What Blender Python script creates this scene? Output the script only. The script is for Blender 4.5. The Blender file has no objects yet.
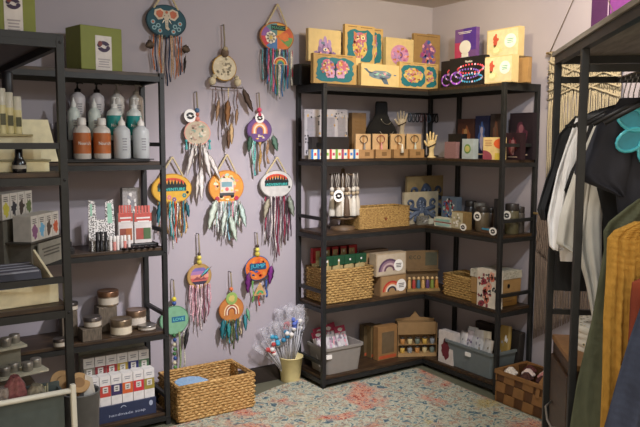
import bpy, math, random
from mathutils import Vector, Matrix
sc = bpy.context.scene
# ---------------------------------------------------------------- camera
CAM = Vector((-3.401, -3.746, 1.486)); FPX = 704.761
_y, _t, _r = math.radians(56.582), math.radians(-5.807), math.radians(.176)
FW = Vector((math.cos(_t)*math.cos(_y), math.cos(_t)*math.sin(_y), math.sin(_t)))
RT = Vector((math.sin(_y), -math.cos(_y), 0)); UP = RT.cross(FW)
R2 = RT*math.cos(_r) + UP*math.sin(_r); U2 = UP*math.cos(_r) - RT*math.sin(_r)
cd = bpy.data.cameras.new('camera'); cam = bpy.data.objects.new('camera', cd); sc.collection.objects.link(cam)
cd.sensor_fit = 'HORIZONTAL'; cd.sensor_width = 36; cd.lens = FPX*36/640; cd.clip_start = .05
cam.matrix_world = Matrix(((R2.x, U2.x, -FW.x, CAM.x), (R2.y, U2.y, -FW.y, CAM.y), (R2.z, U2.z, -FW.z, CAM.z), (0, 0, 0, 1)))
sc.camera = cam
# ---------------------------------------------------------------- world, lights, exposure
sc.view_settings.view_transform = 'Standard'; sc.view_settings.look = 'None'
sc.view_settings.exposure = 0.0; sc.view_settings.gamma = 1; sc.view_settings.use_curve_mapping = False
w = bpy.data.worlds.new('world'); sc.world = w; w.use_nodes = True
w.node_tree.nodes['Background'].inputs[0].default_value = (1, .81, .60, 1)
w.node_tree.nodes['Background'].inputs[1].default_value = 1.1
def area(name, loc, target, size, power, col, spread=180):
    l = bpy.data.lights.new(name, 'AREA'); l.shape = 'DISK'; l.size = size; l.energy = power; l.color = col; l.spread = math.radians(spread)
    o = bpy.data.objects.new(name, l); sc.collection.objects.link(o); o.location = loc
    o.rotation_euler = (Vector(target)-Vector(loc)).to_track_quat('-Z', 'Y').to_euler(); return o
def spot(name, loc, target, size, power, col, ang=80, blend=.6):
    l = bpy.data.lights.new(name, 'SPOT'); l.shadow_soft_size = size; l.energy = power; l.color = col
    l.spot_size = math.radians(ang); l.spot_blend = blend
    o = bpy.data.objects.new(name, l); sc.collection.objects.link(o); o.location = loc
    o.rotation_euler = (Vector(target)-Vector(loc)).to_track_quat('-Z', 'Y').to_euler(); return o
WARM = (1, .86, .70)
# ceiling track spots and an added overhead fill light; the shop beyond the camera lights the rest
spot('track_spot_main', (-1.45, -2.25, 2.36), (-1.0, -.3, .9), .035, 58, (.90, .96, 1), 150, .5)
spot('track_spot_wall_low', (-1.5, -1.9, 2.36), (-1.5, 0, .34), .04, 225, (1, .95, 1), 68, 1)
spot('track_spot_shelf_top', (-.95, -1.1, 2.38), (-.3, -.2, 1.9), .035, 33, (1, .82, .48), 110, 1)
spot('track_spot_right', (-.8, -1.75, 2.38), (0, -1.2, 2.0), .035, 52, (1, .82, .60), 110, 1)
spot('track_spot_wall', (-.62, -1.25, 2.37), (-1.5, 0, 1.3), .03, 16, (1, .75, .55), 90, 1)
spot('track_spot_rack', (-2.1, -2.2, 2.36), (-1.3, -2.2, 1.3), .04, 25, (1, .95, .88), 80, 1)
area('added_overhead_fill', (-2.6, -3.4, 2.39), (-2.6, -3.4, 0), 1.2, 22, (.75, .88, 1))  # soft fill added near the camera to lift the room, no fixture modelled

# ---------------------------------------------------------------- pixel -> world helpers (real size at the real distance)
def ray(u, v): return FW*FPX + R2*(u-320) - U2*(v-213.5)
def at(u, v, x=None, y=None, z=None):
    d = ray(u, v)
    k = (x-CAM.x)/d.x if x is not None else (y-CAM.y)/d.y if y is not None else (z-CAM.z)/d.z
    return CAM + d*k
def onplane(u, v, P, rot):
    n = Vector((math.sin(rot), -math.cos(rot), 0)); d = ray(u, v)
    return CAM + d*((P-CAM).dot(n)/d.dot(n))
RA, RB = 0.0, -math.pi/2
def frame(x0, x1, yt, yb, z, rot=RA, off=None):
    """front base centre, width and height of an upright face standing at height z"""
    mx = (x0+x1)/2
    if off is None: P0 = at(mx, yb, z=z)
    elif rot == RA: P0 = Vector((0, off, z))
    elif rot == RB: P0 = Vector((off, 0, z))
    else: P0 = Vector(off)
    r = Vector((math.cos(rot), math.sin(rot), 0)); my = (yt+yb)/2
    L = onplane(x0, my, P0, rot); R = onplane(x1, my, P0, rot); T = onplane(mx, yt, P0, rot)
    c = (L+R)/2; c.z = z
    return c, (R-L).dot(r), T.z-z
# ---------------------------------------------------------------- materials
def lin(h):
    if isinstance(h, str):
        h = h.lstrip('#'); c = [int(h[i:i+2], 16)/255 for i in (0, 2, 4)]
    else: c = h
    return tuple(x/12.92 if x <= .04045 else ((x+.055)/1.055)**2.4 for x in c)
_m = {}
def M(col, rough=.6, metal=0, var=.10, scale=30, bump=0, trans=0, alpha=1, coat=0):
    key = (col, rough, metal, var, scale, bump, trans, alpha, coat)
    if key in _m: return _m[key]
    m = bpy.data.materials.new('m_%s_%d' % (str(col).lstrip('#'), len(_m))); m.use_nodes = True
    nt = m.node_tree; b = nt.nodes['Principled BSDF']; c = lin(col)
    b.inputs['Roughness'].default_value = rough; b.inputs['Metallic'].default_value = metal
    b.inputs['Transmission Weight'].default_value = trans; b.inputs['Alpha'].default_value = alpha
    b.inputs['Coat Weight'].default_value = coat
    tc = nt.nodes.new('ShaderNodeTexCoord'); n = nt.nodes.new('ShaderNodeTexNoise')
    n.inputs['Scale'].default_value = scale; n.inputs['Detail'].default_value = 3
    nt.links.new(tc.outputs['Object'], n.inputs['Vector'])
    r = nt.nodes.new('ShaderNodeValToRGB')
    r.color_ramp.elements[0].position = .3; r.color_ramp.elements[1].position = .7
    r.color_ramp.elements[0].color = tuple(x*(1-var) for x in c)+(1,)
    r.color_ramp.elements[1].color = tuple(min(1, x*(1+var)) for x in c)+(1,)
    nt.links.new(n.outputs['Fac'], r.inputs[0]); nt.links.new(r.outputs[0], b.inputs['Base Color'])
    if bump:
        bp = nt.nodes.new('ShaderNodeBump'); bp.inputs['Strength'].default_value = bump; bp.inputs['Distance'].default_value = .004
        nt.links.new(n.outputs['Fac'], bp.inputs['Height']); nt.links.new(bp.outputs[0], b.inputs['Normal'])
    _m[key] = m; return m
def ramp_mat(name, scale, stops, rough=.8, stretch=(1, 1, 1), detail=4, bump=.3, dist=0, const=False, kind='noise', dd=.004):
    m = bpy.data.materials.new(name); m.use_nodes = True; nt = m.node_tree; b = nt.nodes['Principled BSDF']
    b.inputs['Roughness'].default_value = rough
    tc = nt.nodes.new('ShaderNodeTexCoord'); mp = nt.nodes.new('ShaderNodeMapping'); mp.inputs['Scale'].default_value = stretch
    nt.links.new(tc.outputs['Object'], mp.inputs[0])
    if kind == 'noise':
        n = nt.nodes.new('ShaderNodeTexNoise'); n.inputs['Detail'].default_value = detail; n.inputs['Distortion'].default_value = dist; out = n.outputs['Fac']
    else:
        n = nt.nodes.new('ShaderNodeTexVoronoi'); out = n.outputs['Distance']
    n.inputs['Scale'].default_value = scale; nt.links.new(mp.outputs[0], n.inputs['Vector'])
    r = nt.nodes.new('ShaderNodeValToRGB'); cr = r.color_ramp
    if const: cr.interpolation = 'CONSTANT'
    cr.elements[0].position = stops[0][0]; cr.elements[0].color = lin(stops[0][1])+(1,)
    cr.elements[1].position = stops[-1][0]; cr.elements[1].color = lin(stops[-1][1])+(1,)
    for p, c in stops[1:-1]: e = cr.elements.new(p); e.color = lin(c)+(1,)
    nt.links.new(out, r.inputs[0]); nt.links.new(r.outputs[0], b.inputs['Base Color'])
    if bump:
        bp = nt.nodes.new('ShaderNodeBump'); bp.inputs['Strength'].default_value = bump; bp.inputs['Distance'].default_value = dd
        nt.links.new(out, bp.inputs['Height']); nt.links.new(bp.outputs[0], b.inputs['Normal'])
    return m
WALL = ramp_mat('lilac_wall_paint', 3, [(.2, '#aaa2a9'), (.8, '#b1a9af')], .75, bump=.05)
CEIL = ramp_mat('ceiling_paint', 3, [(.2, '#d6ccc2'), (.8, '#dcd2c8')], .9, bump=.05)
FLOORM = ramp_mat('olive_grey_floor', 5, [(.2, '#62624f'), (.8, '#737260')], .45, bump=.05)
BASEM = M('#2c241f', .5)
IRON = ramp_mat('dark_steel', 20, [(.3, '#181919'), (.7, '#232424')], .5, bump=.05)
BOARD = ramp_mat('dark_walnut_board', 9, [(.25, '#24190f'), (.5, '#3c2b1b'), (.75, '#553f27')], .5, stretch=(1, 8, 8), bump=.1)
GREYBOARD = ramp_mat('weathered_board', 9, [(.25, '#6e675c'), (.75, '#978e80')], .6, stretch=(8, 1, 8), bump=.1)
WEAVE = ramp_mat('straw_weave', 60, [(.3, '#7a5628'), (.5, '#b98e52'), (.72, '#e0bf82')], .8, stretch=(1, 1, 2.5), bump=.5)
WEAVE2 = ramp_mat('pale_wicker', 70, [(.3, '#6b5026'), (.5, '#a5824a'), (.72, '#c7a869')], .8, stretch=(1, 1, 2.5), bump=.5)
KRAFT = M('#a4804f', .8, var=.08); KRAFT2 = M('#7d5f3b', .8); CREAM = M('#e2d2a4', .6); WHITE = M('#e4e0da', .6, var=.04)
BLACK = M('#141316', .45); NAVY = M('#232a48', .5); STICK = M('#efece6', .5, var=.03); DARK = M('#221d1c', .5)
PATTERN = ramp_mat('dotted_print', 170, [(0, '#141414'), (.42, '#141414'), (.46, '#efece8'), (1, '#efece8')], .6, kind='v', bump=0)
# ---------------------------------------------------------------- mesh builder
class MB:
    def __init__(s): s.v = []; s.f = []; s.k = []; s.mats = []; s.sm = []; s.X = Matrix()
    def mi(s, m):
        if m not in s.mats: s.mats.append(m)
        return s.mats.index(m)
    def add(s, vs, fs, m, smooth=False):
        b = len(s.v); s.v += [tuple(s.X @ Vector(p)) for p in vs]; i = s.mi(m)
        for f in fs: s.f.append([b+j for j in f]); s.k.append(i); s.sm.append(smooth)
        return s
    def box(s, x0, x1, y0, y1, z0, z1, m):
        return s.add([(x, y, z) for x in (x0, x1) for y in (y0, y1) for z in (z0, z1)],
                     [(0, 1, 3, 2), (4, 6, 7, 5), (0, 4, 5, 1), (2, 3, 7, 6), (0, 2, 6, 4), (1, 5, 7, 3)], m)
    def taper(s, w0, d0, w1, d1, z0, z1, m, cy=0):
        vs = [(sx*w/2, cy+sy*d/2, z) for (w, d, z) in ((w0, d0, z0), (w1, d1, z1)) for (sx, sy) in ((-1, -1), (1, -1), (1, 1), (-1, 1))]
        return s.add(vs, [(3, 2, 1, 0), (4, 5, 6, 7)]+[(i, (i+1) % 4, 4+(i+1) % 4, 4+i) for i in range(4)], m)
    def tube(s, pts, r, m, n=6, closed=False):
        pts = [Vector(p) for p in pts]; N = len(pts); rr = r if isinstance(r, (list, tuple)) else [r]*N; vs = []; up = Vector((.13, .31, .94)).normalized()
        for i, p in enumerate(pts):
            a = pts[(i-1) % N] if (closed or i > 0) else p; b = pts[(i+1) % N] if (closed or i < N-1) else p
            t = (b-a).normalized() if (b-a).length > 1e-9 else Vector((0, 0, 1))
            if abs(t.dot(up)) > .95: q = Vector((1, 0, 0))
            else: q = up
            e = t.cross(q).normalized(); g = t.cross(e)
            vs += [tuple(p+(e*math.cos(2*math.pi*k/n)+g*math.sin(2*math.pi*k/n))*rr[i]) for k in range(n)]
        fs = []
        for i in range(N if closed else N-1):
            j = (i+1) % N
            fs += [(i*n+k, i*n+(k+1) % n, j*n+(k+1) % n, j*n+k) for k in range(n)]
        if not closed: fs += [tuple(range(n))[::-1], tuple((N-1)*n+k for k in range(n))]
        return s.add(vs, fs, m, True)
    def lathe(s, prof, m, c=(0, 0, 0), n=20, sx=1, sy=1):
        vs = []; fs = []
        for r, z in prof: vs += [(c[0]+r*sx*math.cos(2*math.pi*k/n), c[1]+r*sy*math.sin(2*math.pi*k/n), c[2]+z) for k in range(n)]
        for i in range(len(prof)-1): fs += [(i*n+k, i*n+(k+1) % n, (i+1)*n+(k+1) % n, (i+1)*n+k) for k in range(n)]
        s.add(vs, fs, m, True)
        L = len(prof)-1
        if prof[0][0] > 1e-6: s.add(vs[:n], [tuple(range(n))[::-1]], m)
        if prof[L][0] > 1e-6: s.add(vs[L*n:], [tuple(range(n))], m)
        return s
    def cyl(s, r, z0, z1, m, c=(0, 0), n=20, bev=.0):
        b = min(bev or r*.08, (z1-z0)*.2)
        return s.lathe([(r-b, z0), (r, z0+b), (r, z1-b), (r-b, z1)], m, (c[0], c[1], 0), n)
    def ell(s, c, r, m, nu=12, nv=8):
        pr = [(math.sin(math.pi*i/nv), -math.cos(math.pi*i/nv)) for i in range(nv+1)]
        vs = []; fs = []
        for a, z in pr: vs += [(c[0]+r[0]*a*math.cos(2*math.pi*k/nu), c[1]+r[1]*a*math.sin(2*math.pi*k/nu), c[2]+r[2]*z) for k in range(nu)]
        for i in range(nv): fs += [(i*nu+k, i*nu+(k+1) % nu, (i+1)*nu+(k+1) % nu, (i+1)*nu+k) for k in range(nu)]
        return s.add(vs, fs, m, True)
    def poly(s, pts, m, y=0, t=.0012):
        """flat shape in the local XZ plane, from y to y-t (towards the front)"""
        n = len(pts)
        vs = [(p[0], y, p[1]) for p in pts]+[(p[0], y-t, p[1]) for p in pts]
        return s.add(vs, [tuple(range(n)), tuple(range(2*n-1, n-1, -1))]+[(i, n+i, n+(i+1) % n, (i+1) % n) for i in range(n)], m)
    def disc(s, cx, cz, rx, rz, m, y=0, t=.0012, n=24):
        return s.poly([(cx+rx*math.cos(2*math.pi*k/n), cz+rz*math.sin(2*math.pi*k/n)) for k in range(n)], m, y, t)
    def arc(s, cx, cz, r0, r1, a0, a1, m, y=0, t=.0012, n=12, q=1):
        A = [math.radians(a0+(a1-a0)*i/n) for i in range(n+1)]
        for i in range(n):
            s.poly([(cx+r0*math.cos(A[i]), cz+q*r0*math.sin(A[i])), (cx+r1*math.cos(A[i]), cz+q*r1*math.sin(A[i])),
                    (cx+r1*math.cos(A[i+1]), cz+q*r1*math.sin(A[i+1])), (cx+r0*math.cos(A[i+1]), cz+q*r0*math.sin(A[i+1]))], m, y, t)
        return s
    def rect(s, x0, x1, z0, z1, m, y=0, t=.0012): return s.poly([(x0, z0), (x1, z0), (x1, z1), (x0, z1)], m, y, t)
    def blob(s, cx, cz, rx, rz, m, y=0, t=.0012, seed=0, rag=.18, n=22):
        R = random.Random(seed); pts = []
        for k in range(n):
            a = 2*math.pi*k/n; q = 1+R.uniform(-rag, rag); pts.append((cx+rx*q*math.cos(a), cz+rz*q*math.sin(a)))
        return s.poly(pts, m, y, t)
    def text(s, txt, cx, cz, h, m, y=0, t=.0012, wmax=None):
        cu = bpy.data.curves.new('t', 'FONT'); cu.body = txt; cu.size = 1; cu.align_x = 'CENTER'; cu.align_y = 'CENTER'; cu.resolution_u = 2
        cu.extrude = .5; o = bpy.data.objects.new('t', cu); sc.collection.objects.link(o)
        me = bpy.data.meshes.new_from_object(o.evaluated_get(bpy.context.evaluated_depsgraph_get()))
        bpy.data.objects.remove(o); bpy.data.curves.remove(cu)
        xs = [v.co.x for v in me.vertices] or [0]; ys = [v.co.y for v in me.vertices] or [0]
        k = h/(max(ys)-min(ys)+1e-6); kx = k
        if wmax: kx = wmax/(max(xs)-min(xs)+1e-6)
        ox = (max(xs)+min(xs))/2; oy = (max(ys)+min(ys))/2
        vs = [(cx+(v.co.x-ox)*kx, y-t*(v.co.z+.5), cz+(v.co.y-oy)*k) for v in me.vertices]
        s.add(vs, [tuple(p.vertices) for p in me.polygons], m); bpy.data.meshes.remove(me); return s
    def lines(s, x0, x1, z0, z1, n, m, y=0, t=.001, seed=1):
        R = random.Random(seed)
        for i in range(n):
            z = z1-(z1-z0)*(i+.5)/n; hh = (z1-z0)/n*.22; e = (x1-x0)*R.uniform(0, .22)
            s.rect(x0+e/2, x1-e/2, z-hh, z+hh, m, y, t)
        return s
    def drape(s, rows, t, m, amp=.012, freq=6, seed=0, N=22, MM=18, yo=0, tip=1, crk=0):
        """closed cloth volume: rows = (z, left, right[, y]) from the top down"""
        R = random.Random(seed); ph = [R.uniform(0, 6) for _ in range(4)]
        rows = [tuple(r)+(0,)*(4-len(r)) for r in rows]; Z0, Z1 = rows[0][0], rows[-1][0]; vs = []; fs = []
        for i in range(N+1):
            q = i/N*(len(rows)-1); k = min(int(q), len(rows)-2); a = q-k; a2 = a
            r = [rows[k][j]*(1-a2)+rows[k+1][j]*a2 for j in range(4)]
            w = r[2]-r[1]; grow = min(1, .25+i/N*1.2)
            for side in (0, 1):
                for j in range(MM):
                    u = j/MM if side == 0 else 1-j/MM
                    e = math.sqrt(max(0, 1-(2*u-1)**2))
                    fo = amp*grow*(math.sin(u*freq*6.28*min(1, 1)+ph[0]+i/N*1.5)+.5*math.sin(u*freq*11+ph[1]-i/N*3)+.3*math.sin(i/N*9+ph[2]+u*5))
                    yy = (-1 if side == 0 else 1)*(t*.5*e) + fo*(.3+.7*e) + r[3] + yo + (crk*e*math.sin(i*1.9+1.3*math.sin(u*19)+ph[3])*(.6+.4*math.sin(u*31+i*.7)) if crk else 0)
                    vs.append((r[1]+w*u, yy, r[0]))
        n = 2*MM
        for i in range(N): fs += [(i*n+k, (i+1)*n+k, (i+1)*n+(k+1) % n, i*n+(k+1) % n) for k in range(n)]
        s.add(vs, fs, m, True); s.add(vs[:n], [tuple(range(n))], m); s.add(vs[-n:], [tuple(range(n))[::-1]], m)
        return s
    def build(s, name, parent=None, loc=None, rot=0, bevel=0, label=None):
        me = bpy.data.meshes.new(name); me.from_pydata(s.v, [], s.f)
        for m in s.mats: me.materials.append(m)
        for p, k, q in zip(me.polygons, s.k, s.sm): p.material_index = k; p.use_smooth = q
        me.update(); o = bpy.data.objects.new(name, me); sc.collection.objects.link(o)
        if parent is not None: o.parent = parent
        if loc is not None: o.location = loc
        if rot: o.rotation_euler.z = rot
        if bevel:
            b = o.modifiers.new('bevel', 'BEVEL'); b.width = bevel; b.segments = 2; b.limit_method = 'ANGLE'; b.angle_limit = .8
        if label: o['label'] = label
        return o
def thing(name, label, cat, loc=(0, 0, 0), rot=0, group=None):
    o = bpy.data.objects.new(name, None); sc.collection.objects.link(o); o.empty_display_size = .03
    o.location = loc; o.rotation_euler.z = rot; o['label'] = label; o['category'] = cat
    if group: o['group'] = group
    return o
def tag(o, label, cat, group=None, kind=None):
    o['label'] = label; o['category'] = cat
    if group: o['group'] = group
    if kind: o['kind'] = kind
    return o
def struct(name, mb, **k): o = mb.build(name, **k); o['kind'] = 'structure'; return o
def yy(mb, cx, cz, r, y, dark, light=None):
    """two-comma swirl mark"""
    for sgn in (1, -1):
        pts = []
        for k in range(13):
            a = math.radians(20+150*k/12); pts.append((cx+sgn*r*.78*math.cos(a), cz+sgn*r*.62*math.sin(a)))
        for k in range(9):
            a = math.radians(170-150*k/8); pts.append((cx+sgn*(r*.38*math.cos(a)-r*.12), cz+sgn*r*.22*math.sin(a)))
        mb.poly(pts, dark, y)
        mb.disc(cx-sgn*r*.55, cz+sgn*r*.12, r*.24, r*.24, dark, y, .0013, 12)
def sticker(root, cx, cz, r, y=0, text=False):
    mb = MB(); mb.disc(cx, cz, r, r, STICK, y, .0015)
    if text: mb.lines(cx-r*.6, cx+r*.6, cz-r*.4, cz+r*.4, 3, M('#444444'), y-.0015)
    else: yy(mb, cx, cz, r*.8, y-.0015, BLACK)
    mb.build('sticker', root, label='round white sticker')

# ================================================================ room shell
struct('floor', MB().box(-4.6, 0, -5.2, 0, -.05, 0, FLOORM))
struct('ceiling', MB().box(-4.6, 0, -5.2, 0, 2.41, 2.46, CEIL))
struct('wall_back', MB().box(-4.6, .1, 0, .1, 0, 2.41, WALL))
struct('wall_right', MB().box(0, .1, -5.2, 0, 0, 2.41, WALL))
struct('wall_left', MB().box(-3.25, -3.15, -1.55, 0, 0, 2.41, WALL))
struct('baseboard_back', MB().box(-3.15, 0, -.014, 0, 0, .095, BASEM).box(-3.15, 0, -.010, 0, .095, .102, BASEM), bevel=.002)
struct('baseboard_right', MB().box(-.014, 0, -5.2, -.014, 0, .095, BASEM).box(-.010, 0, -5.2, -.014, .095, .102, BASEM), bevel=.002)
# rug
def rug():
    m = bpy.data.materials.new('distressed_rug'); m.use_nodes = True; nt = m.node_tree; b = nt.nodes['Principled BSDF']; b.inputs['Roughness'].default_value = .95
    tc = nt.nodes.new('ShaderNodeTexCoord')
    def noise(sc_, det, dist, off):
        mp = nt.nodes.new('ShaderNodeMapping'); mp.inputs['Location'].default_value = (off, off*1.7, 0); nt.links.new(tc.outputs['Object'], mp.inputs[0])
        n = nt.nodes.new('ShaderNodeTexNoise'); n.inputs['Scale'].default_value = sc_; n.inputs['Detail'].default_value = det; n.inputs['Distortion'].default_value = dist
        nt.links.new(mp.outputs[0], n.inputs['Vector']); return n.outputs['Fac']
    def ramp(src, stops):
        r = nt.nodes.new('ShaderNodeValToRGB'); cr = r.color_ramp
        cr.elements[0].position, cr.elements[0].color = stops[0][0], lin(stops[0][1])+(1,)
        cr.elements[1].position, cr.elements[1].color = stops[-1][0], lin(stops[-1][1])+(1,)
        for p, c in stops[1:-1]: e = cr.elements.new(p); e.color = lin(c)+(1,)
        nt.links.new(src, r.inputs[0]); return r.outputs[0]
    def mix(f, a, bb):
        n = nt.nodes.new('ShaderNodeMix'); n.data_type = 'RGBA'; nt.links.new(f, n.inputs[0]); nt.links.new(a, n.inputs[6]); nt.links.new(bb, n.inputs[7]); return n.outputs[2]
    c1 = ramp(noise(27, 6, 1.0, 0), [(.35, '#465a64'), (.41, '#6f8a8c'), (.45, '#a9a78f'), (.49, '#cfc7ac'), (.52, '#8fa39a'), (.55, '#c2b494'), (.59, '#666a6c'), (.63, '#b08a70'), (.68, '#c4b796')])
    c2 = ramp(noise(36, 5, 1.2, 5), [(.36, '#8c3a30'), (.42, '#c06a50'), (.46, '#c9bea2'), (.50, '#c25f48'), (.54, '#cfab8a'), (.58, '#5f7a84'), (.63, '#b04a3c'), (.68, '#c9bea2')])
    c3 = ramp(noise(36, 5, 1.2, 9), [(.38, '#6a5c2c'), (.44, '#b09444'), (.50, '#c9c09c'), (.54, '#a88c3c'), (.60, '#7d8a80'), (.66, '#c9bb90')])
    f1 = ramp(noise(3.6, 4, .6, 3), [(.53, '#000000'), (.60, '#ffffff')]); f2 = ramp(noise(2.6, 4, .8, 13), [(.60, '#000000'), (.66, '#ffffff')])
    col = mix(f2, mix(f1, c1, c2), c3); nt.links.new(col, b.inputs['Base Color'])
    bp = nt.nodes.new('ShaderNodeBump'); bp.inputs['Strength'].default_value = .6; bp.inputs['Distance'].default_value = .004
    nt.links.new(noise(260, 2, 0, 1), bp.inputs['Height']); nt.links.new(bp.outputs[0], b.inputs['Normal'])
    pts = [(-.39, -.335), (-.6, -.334), (-.9, -.334), (-1.126, -.334), (-1.134, -.10), (-1.35, -.15), (-1.6, -.24), (-1.95, -.36), (-2.35, -.38), (-2.42, -3.1), (-.46, -3.1), (-.41, -1.4), (-.40, -.75), (-.385, -.36)]
    n = len(pts); mb = MB()
    mb.add([(x, y, .0005) for x, y in pts]+[(x, y, .009) for x, y in pts], [tuple(range(n))[::-1] if False else tuple(range(n)), tuple(range(n, 2*n))[::-1]]+[(i, (i+1) % n, n+(i+1) % n, n+i) for i in range(n)], m)
    tag(mb.build('area_rug', bevel=.003), 'distressed multicoloured rug in cream, teal, coral and mustard on the floor', 'rug')
rug()
# ================================================================ corner shelving
TOP = [1.825, 1.385, .945, .505, .065]       # board tops
def corner_shelf(cx, sgn, LA, LB, label, jy=-.30):
    """sgn=-1: leg runs towards -x from the corner at cx; sgn=+1 towards +x"""
    t = thing('corner_shelf', label, 'shelf', (cx, 0, 0))
    g = .02; d = .283
    X = lambda a, b: (min(sgn*a, sgn*b), max(sgn*a, sgn*b))
    pw = .0125
    posts = [(g, g), (LA, g), (LA, d+g), (g, LB), (d+g, LB), (g, .30)]
    for px, py in posts:
        MB().box(sgn*px-pw, sgn*px+pw, -py-pw, -py+pw, 0, 1.822, IRON).build('post', t, bevel=.002)
    for k, z in enumerate(TOP):
        mb = MB(); a0, a1 = X(g, LA); mb.box(a0, a1, -d-g, -g, z-.017, z, BOARD)
        b0, b1 = X(g, d+g); mb.box(b0, b1, -LB, -d-g+.0005, z-.0172, z-.0002, BOARD); mb.build('shelf_board', t, bevel=.0015)
        f = MB(); z0, z1 = z-.042, z-.017; w_ = .011
        def rail(xa, xb, ya, yb): a, b = X(xa, xb); f.box(a, b, min(ya, yb), max(ya, yb), z0, z1, IRON)
        rail(g, LA, -g-w_, -g+w_); rail(d+g, LA, -d-g-w_, -d-g+w_); rail(LA-w_, LA+w_, -g, -d-g)
        rail(g-w_, g+w_, -g, -LB); rail(d+g-w_, d+g+w_, -d-g, -LB); rail(g, d+g, -LB-w_, -LB+w_)
        if k == 0:
            f.box(*X(g-.012, d+g+.012), -LB-.012, -LB+.012, z-.02, z+.001, IRON); f.box(*X(LA-.012, LA+.012), -d-g-.012, -g+.012, z-.02, z+.001, IRON)
        f.build('shelf_frame', t)
        if k:
            zz = z+.075
            a, b = X(LA-.009, LA+.009); MB().box(a, b, -d-g, -g, zz, zz+.02, IRON).build('guard_rail', t)
            a, b = X(g, d+g); MB().box(a, b, -LB-.009, -LB+.009, zz, zz+.02, IRON).build('guard_rail', t)
    # bolts at the outer corners
    for px, py in ((LA, d+g), (d+g, LB)):
        mb = MB()
        for z in TOP: mb.X = Matrix.Translation((sgn*px, -py-pw, z-.025)); mb.lathe([(0, 0), (.004, 0)], IRON); mb.ell((0, 0, 0), (.005, .003, .005), BLACK)
        mb.X = Matrix(); mb.build('bolt', t)
    return t
corner_shelf(0, -1, 1.102, .945, 'dark steel and wood five tier corner shelf filling the room corner')
corner_shelf(-3.135, 1, 1.045, 1.36, 'dark steel and wood five tier shelf at left holding lotions and candles')

# ================================================================ generic box with a printed front
def cbox(name, label, cat, x0, x1, yt, yb, z, rot=RA, depth=.05, m=KRAFT, off=None, art=None, group=None, side=None, tilt=0, lid=True, dz=0):
    c, w_, h = frame(x0, x1, yt, yb, z, rot, off)
    c.z += dz+.0006
    mb = MB(); hw = w_/2
    mb.box(-hw, hw, 0, depth, 0, h, m)
    if lid: mb.box(-hw*.995, hw*.995, depth*.08, depth*.1+.0008, h, h+.0006, side or m)
    if art: art(mb, w_, h)
    o = mb.build(name, None, c, rot, bevel=min(.0016, w_*.03))
    if tilt: o.rotation_euler.x = tilt
    tag(o, label, cat, group); return o, w_, h
def C(h, **k): return M(h, **k)
# -------- printed art
TEAL = M('#1f6f7c', .6); PINK = M('#bd6580', .6); YEL = M('#cfb462', .6); ORA = M('#c07a4c', .6); PUR = M('#6f4a88', .6); RED = M('#b8332f', .6)
BLU = M('#3b63a8', .6); GRN = M('#3f8a55', .6); MINT = M('#9fd0b8', .6); LIL = M('#b18cc0', .6); GRY = M('#8b8b90', .6); PNK2 = M('#e8a3ad', .6)
RBOW = [M(c, .6) for c in ('#c84338', '#e08a3c', '#e8cf5a', '#4f9b62', '#3e74b0', '#76509c')]
def mosaic(mb, cx, cz, rx, rz, cols, seed, n=26, y=-.0024, inside=None):
    R = random.Random(seed)
    for i in range(n):
        a = R.uniform(0, 6.283); q = math.sqrt(R.random()); px, pz = cx+rx*q*math.cos(a), cz+rz*q*math.sin(a)
        kq = (26/max(26, n))**.5; mb.blob(px, pz, kq*rx*R.uniform(.14, .26), kq*rz*R.uniform(.12, .24), R.choice(cols), y-.0002*(i % 7), .0008, i+seed*31, .3, 7)
WRM = [PINK, YEL, ORA, M('#c98f98'), M('#9a7aa8'), M('#d8c888'), M('#a8584c')]
def a_teal(cx=0, shape='owl', seed=1):
    def f(mb, w_, h):
        rq = random.Random(seed); mb.poly([(w_*.43*max(-1, min(1, 1.25*math.cos(a)))+rq.uniform(-.03, .03)*w_, h*.48+h*.40*max(-1, min(1, 1.25*math.sin(a)))+rq.uniform(-.025, .025)*h) for a in [6.2832*q/40 for q in range(40)]], TEAL, 0, .0012)
        if shape == 'owl':
            mb.disc(0, h*.42, w_*.24, h*.27, YEL, -.0012); mb.disc(0, h*.68, w_*.22, h*.14, PINK, -.0013)
            for s in (-1, 1): mb.poly([(s*w_*.2, h*.7), (s*w_*.22, h*.84), (s*w_*.07, h*.76)], ORA, -.0014); mb.disc(s*w_*.09, h*.68, w_*.07, h*.05, M('#f3e6b0'), -.0026); mb.disc(s*w_*.09, h*.68, w_*.03, h*.022, NAVY, -.004)
            mosaic(mb, 0, h*.48, w_*.24, h*.34, WRM, seed, 60)
        elif shape == 'butterfly':
            for s in (-1, 1):
                mb.blob(s*w_*.17, h*.60, w_*.16, h*.20, PINK, -.0012, seed=seed); mb.blob(s*w_*.12, h*.34, w_*.11, h*.16, M('#c79ac0'), -.0014, seed=seed+1)
                mosaic(mb, s*w_*.17, h*.52, w_*.15, h*.25, WRM, seed+s, 34)
            mb.disc(0, h*.48, w_*.015, h*.24, NAVY, -.004)
        else:
            mb.blob(0, h*.5, w_*.33, h*.28, YEL, -.0012, seed=seed); mosaic(mb, 0, h*.5, w_*.32, h*.28, WRM, seed, 60)
        mb.lines(-w_*.4, -w_*.1, h*.93, h*.97, 1, KRAFT2); mb.lines(w_*.02, w_*.42, h*.93, h*.97, 1, KRAFT2)
    return f
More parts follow.
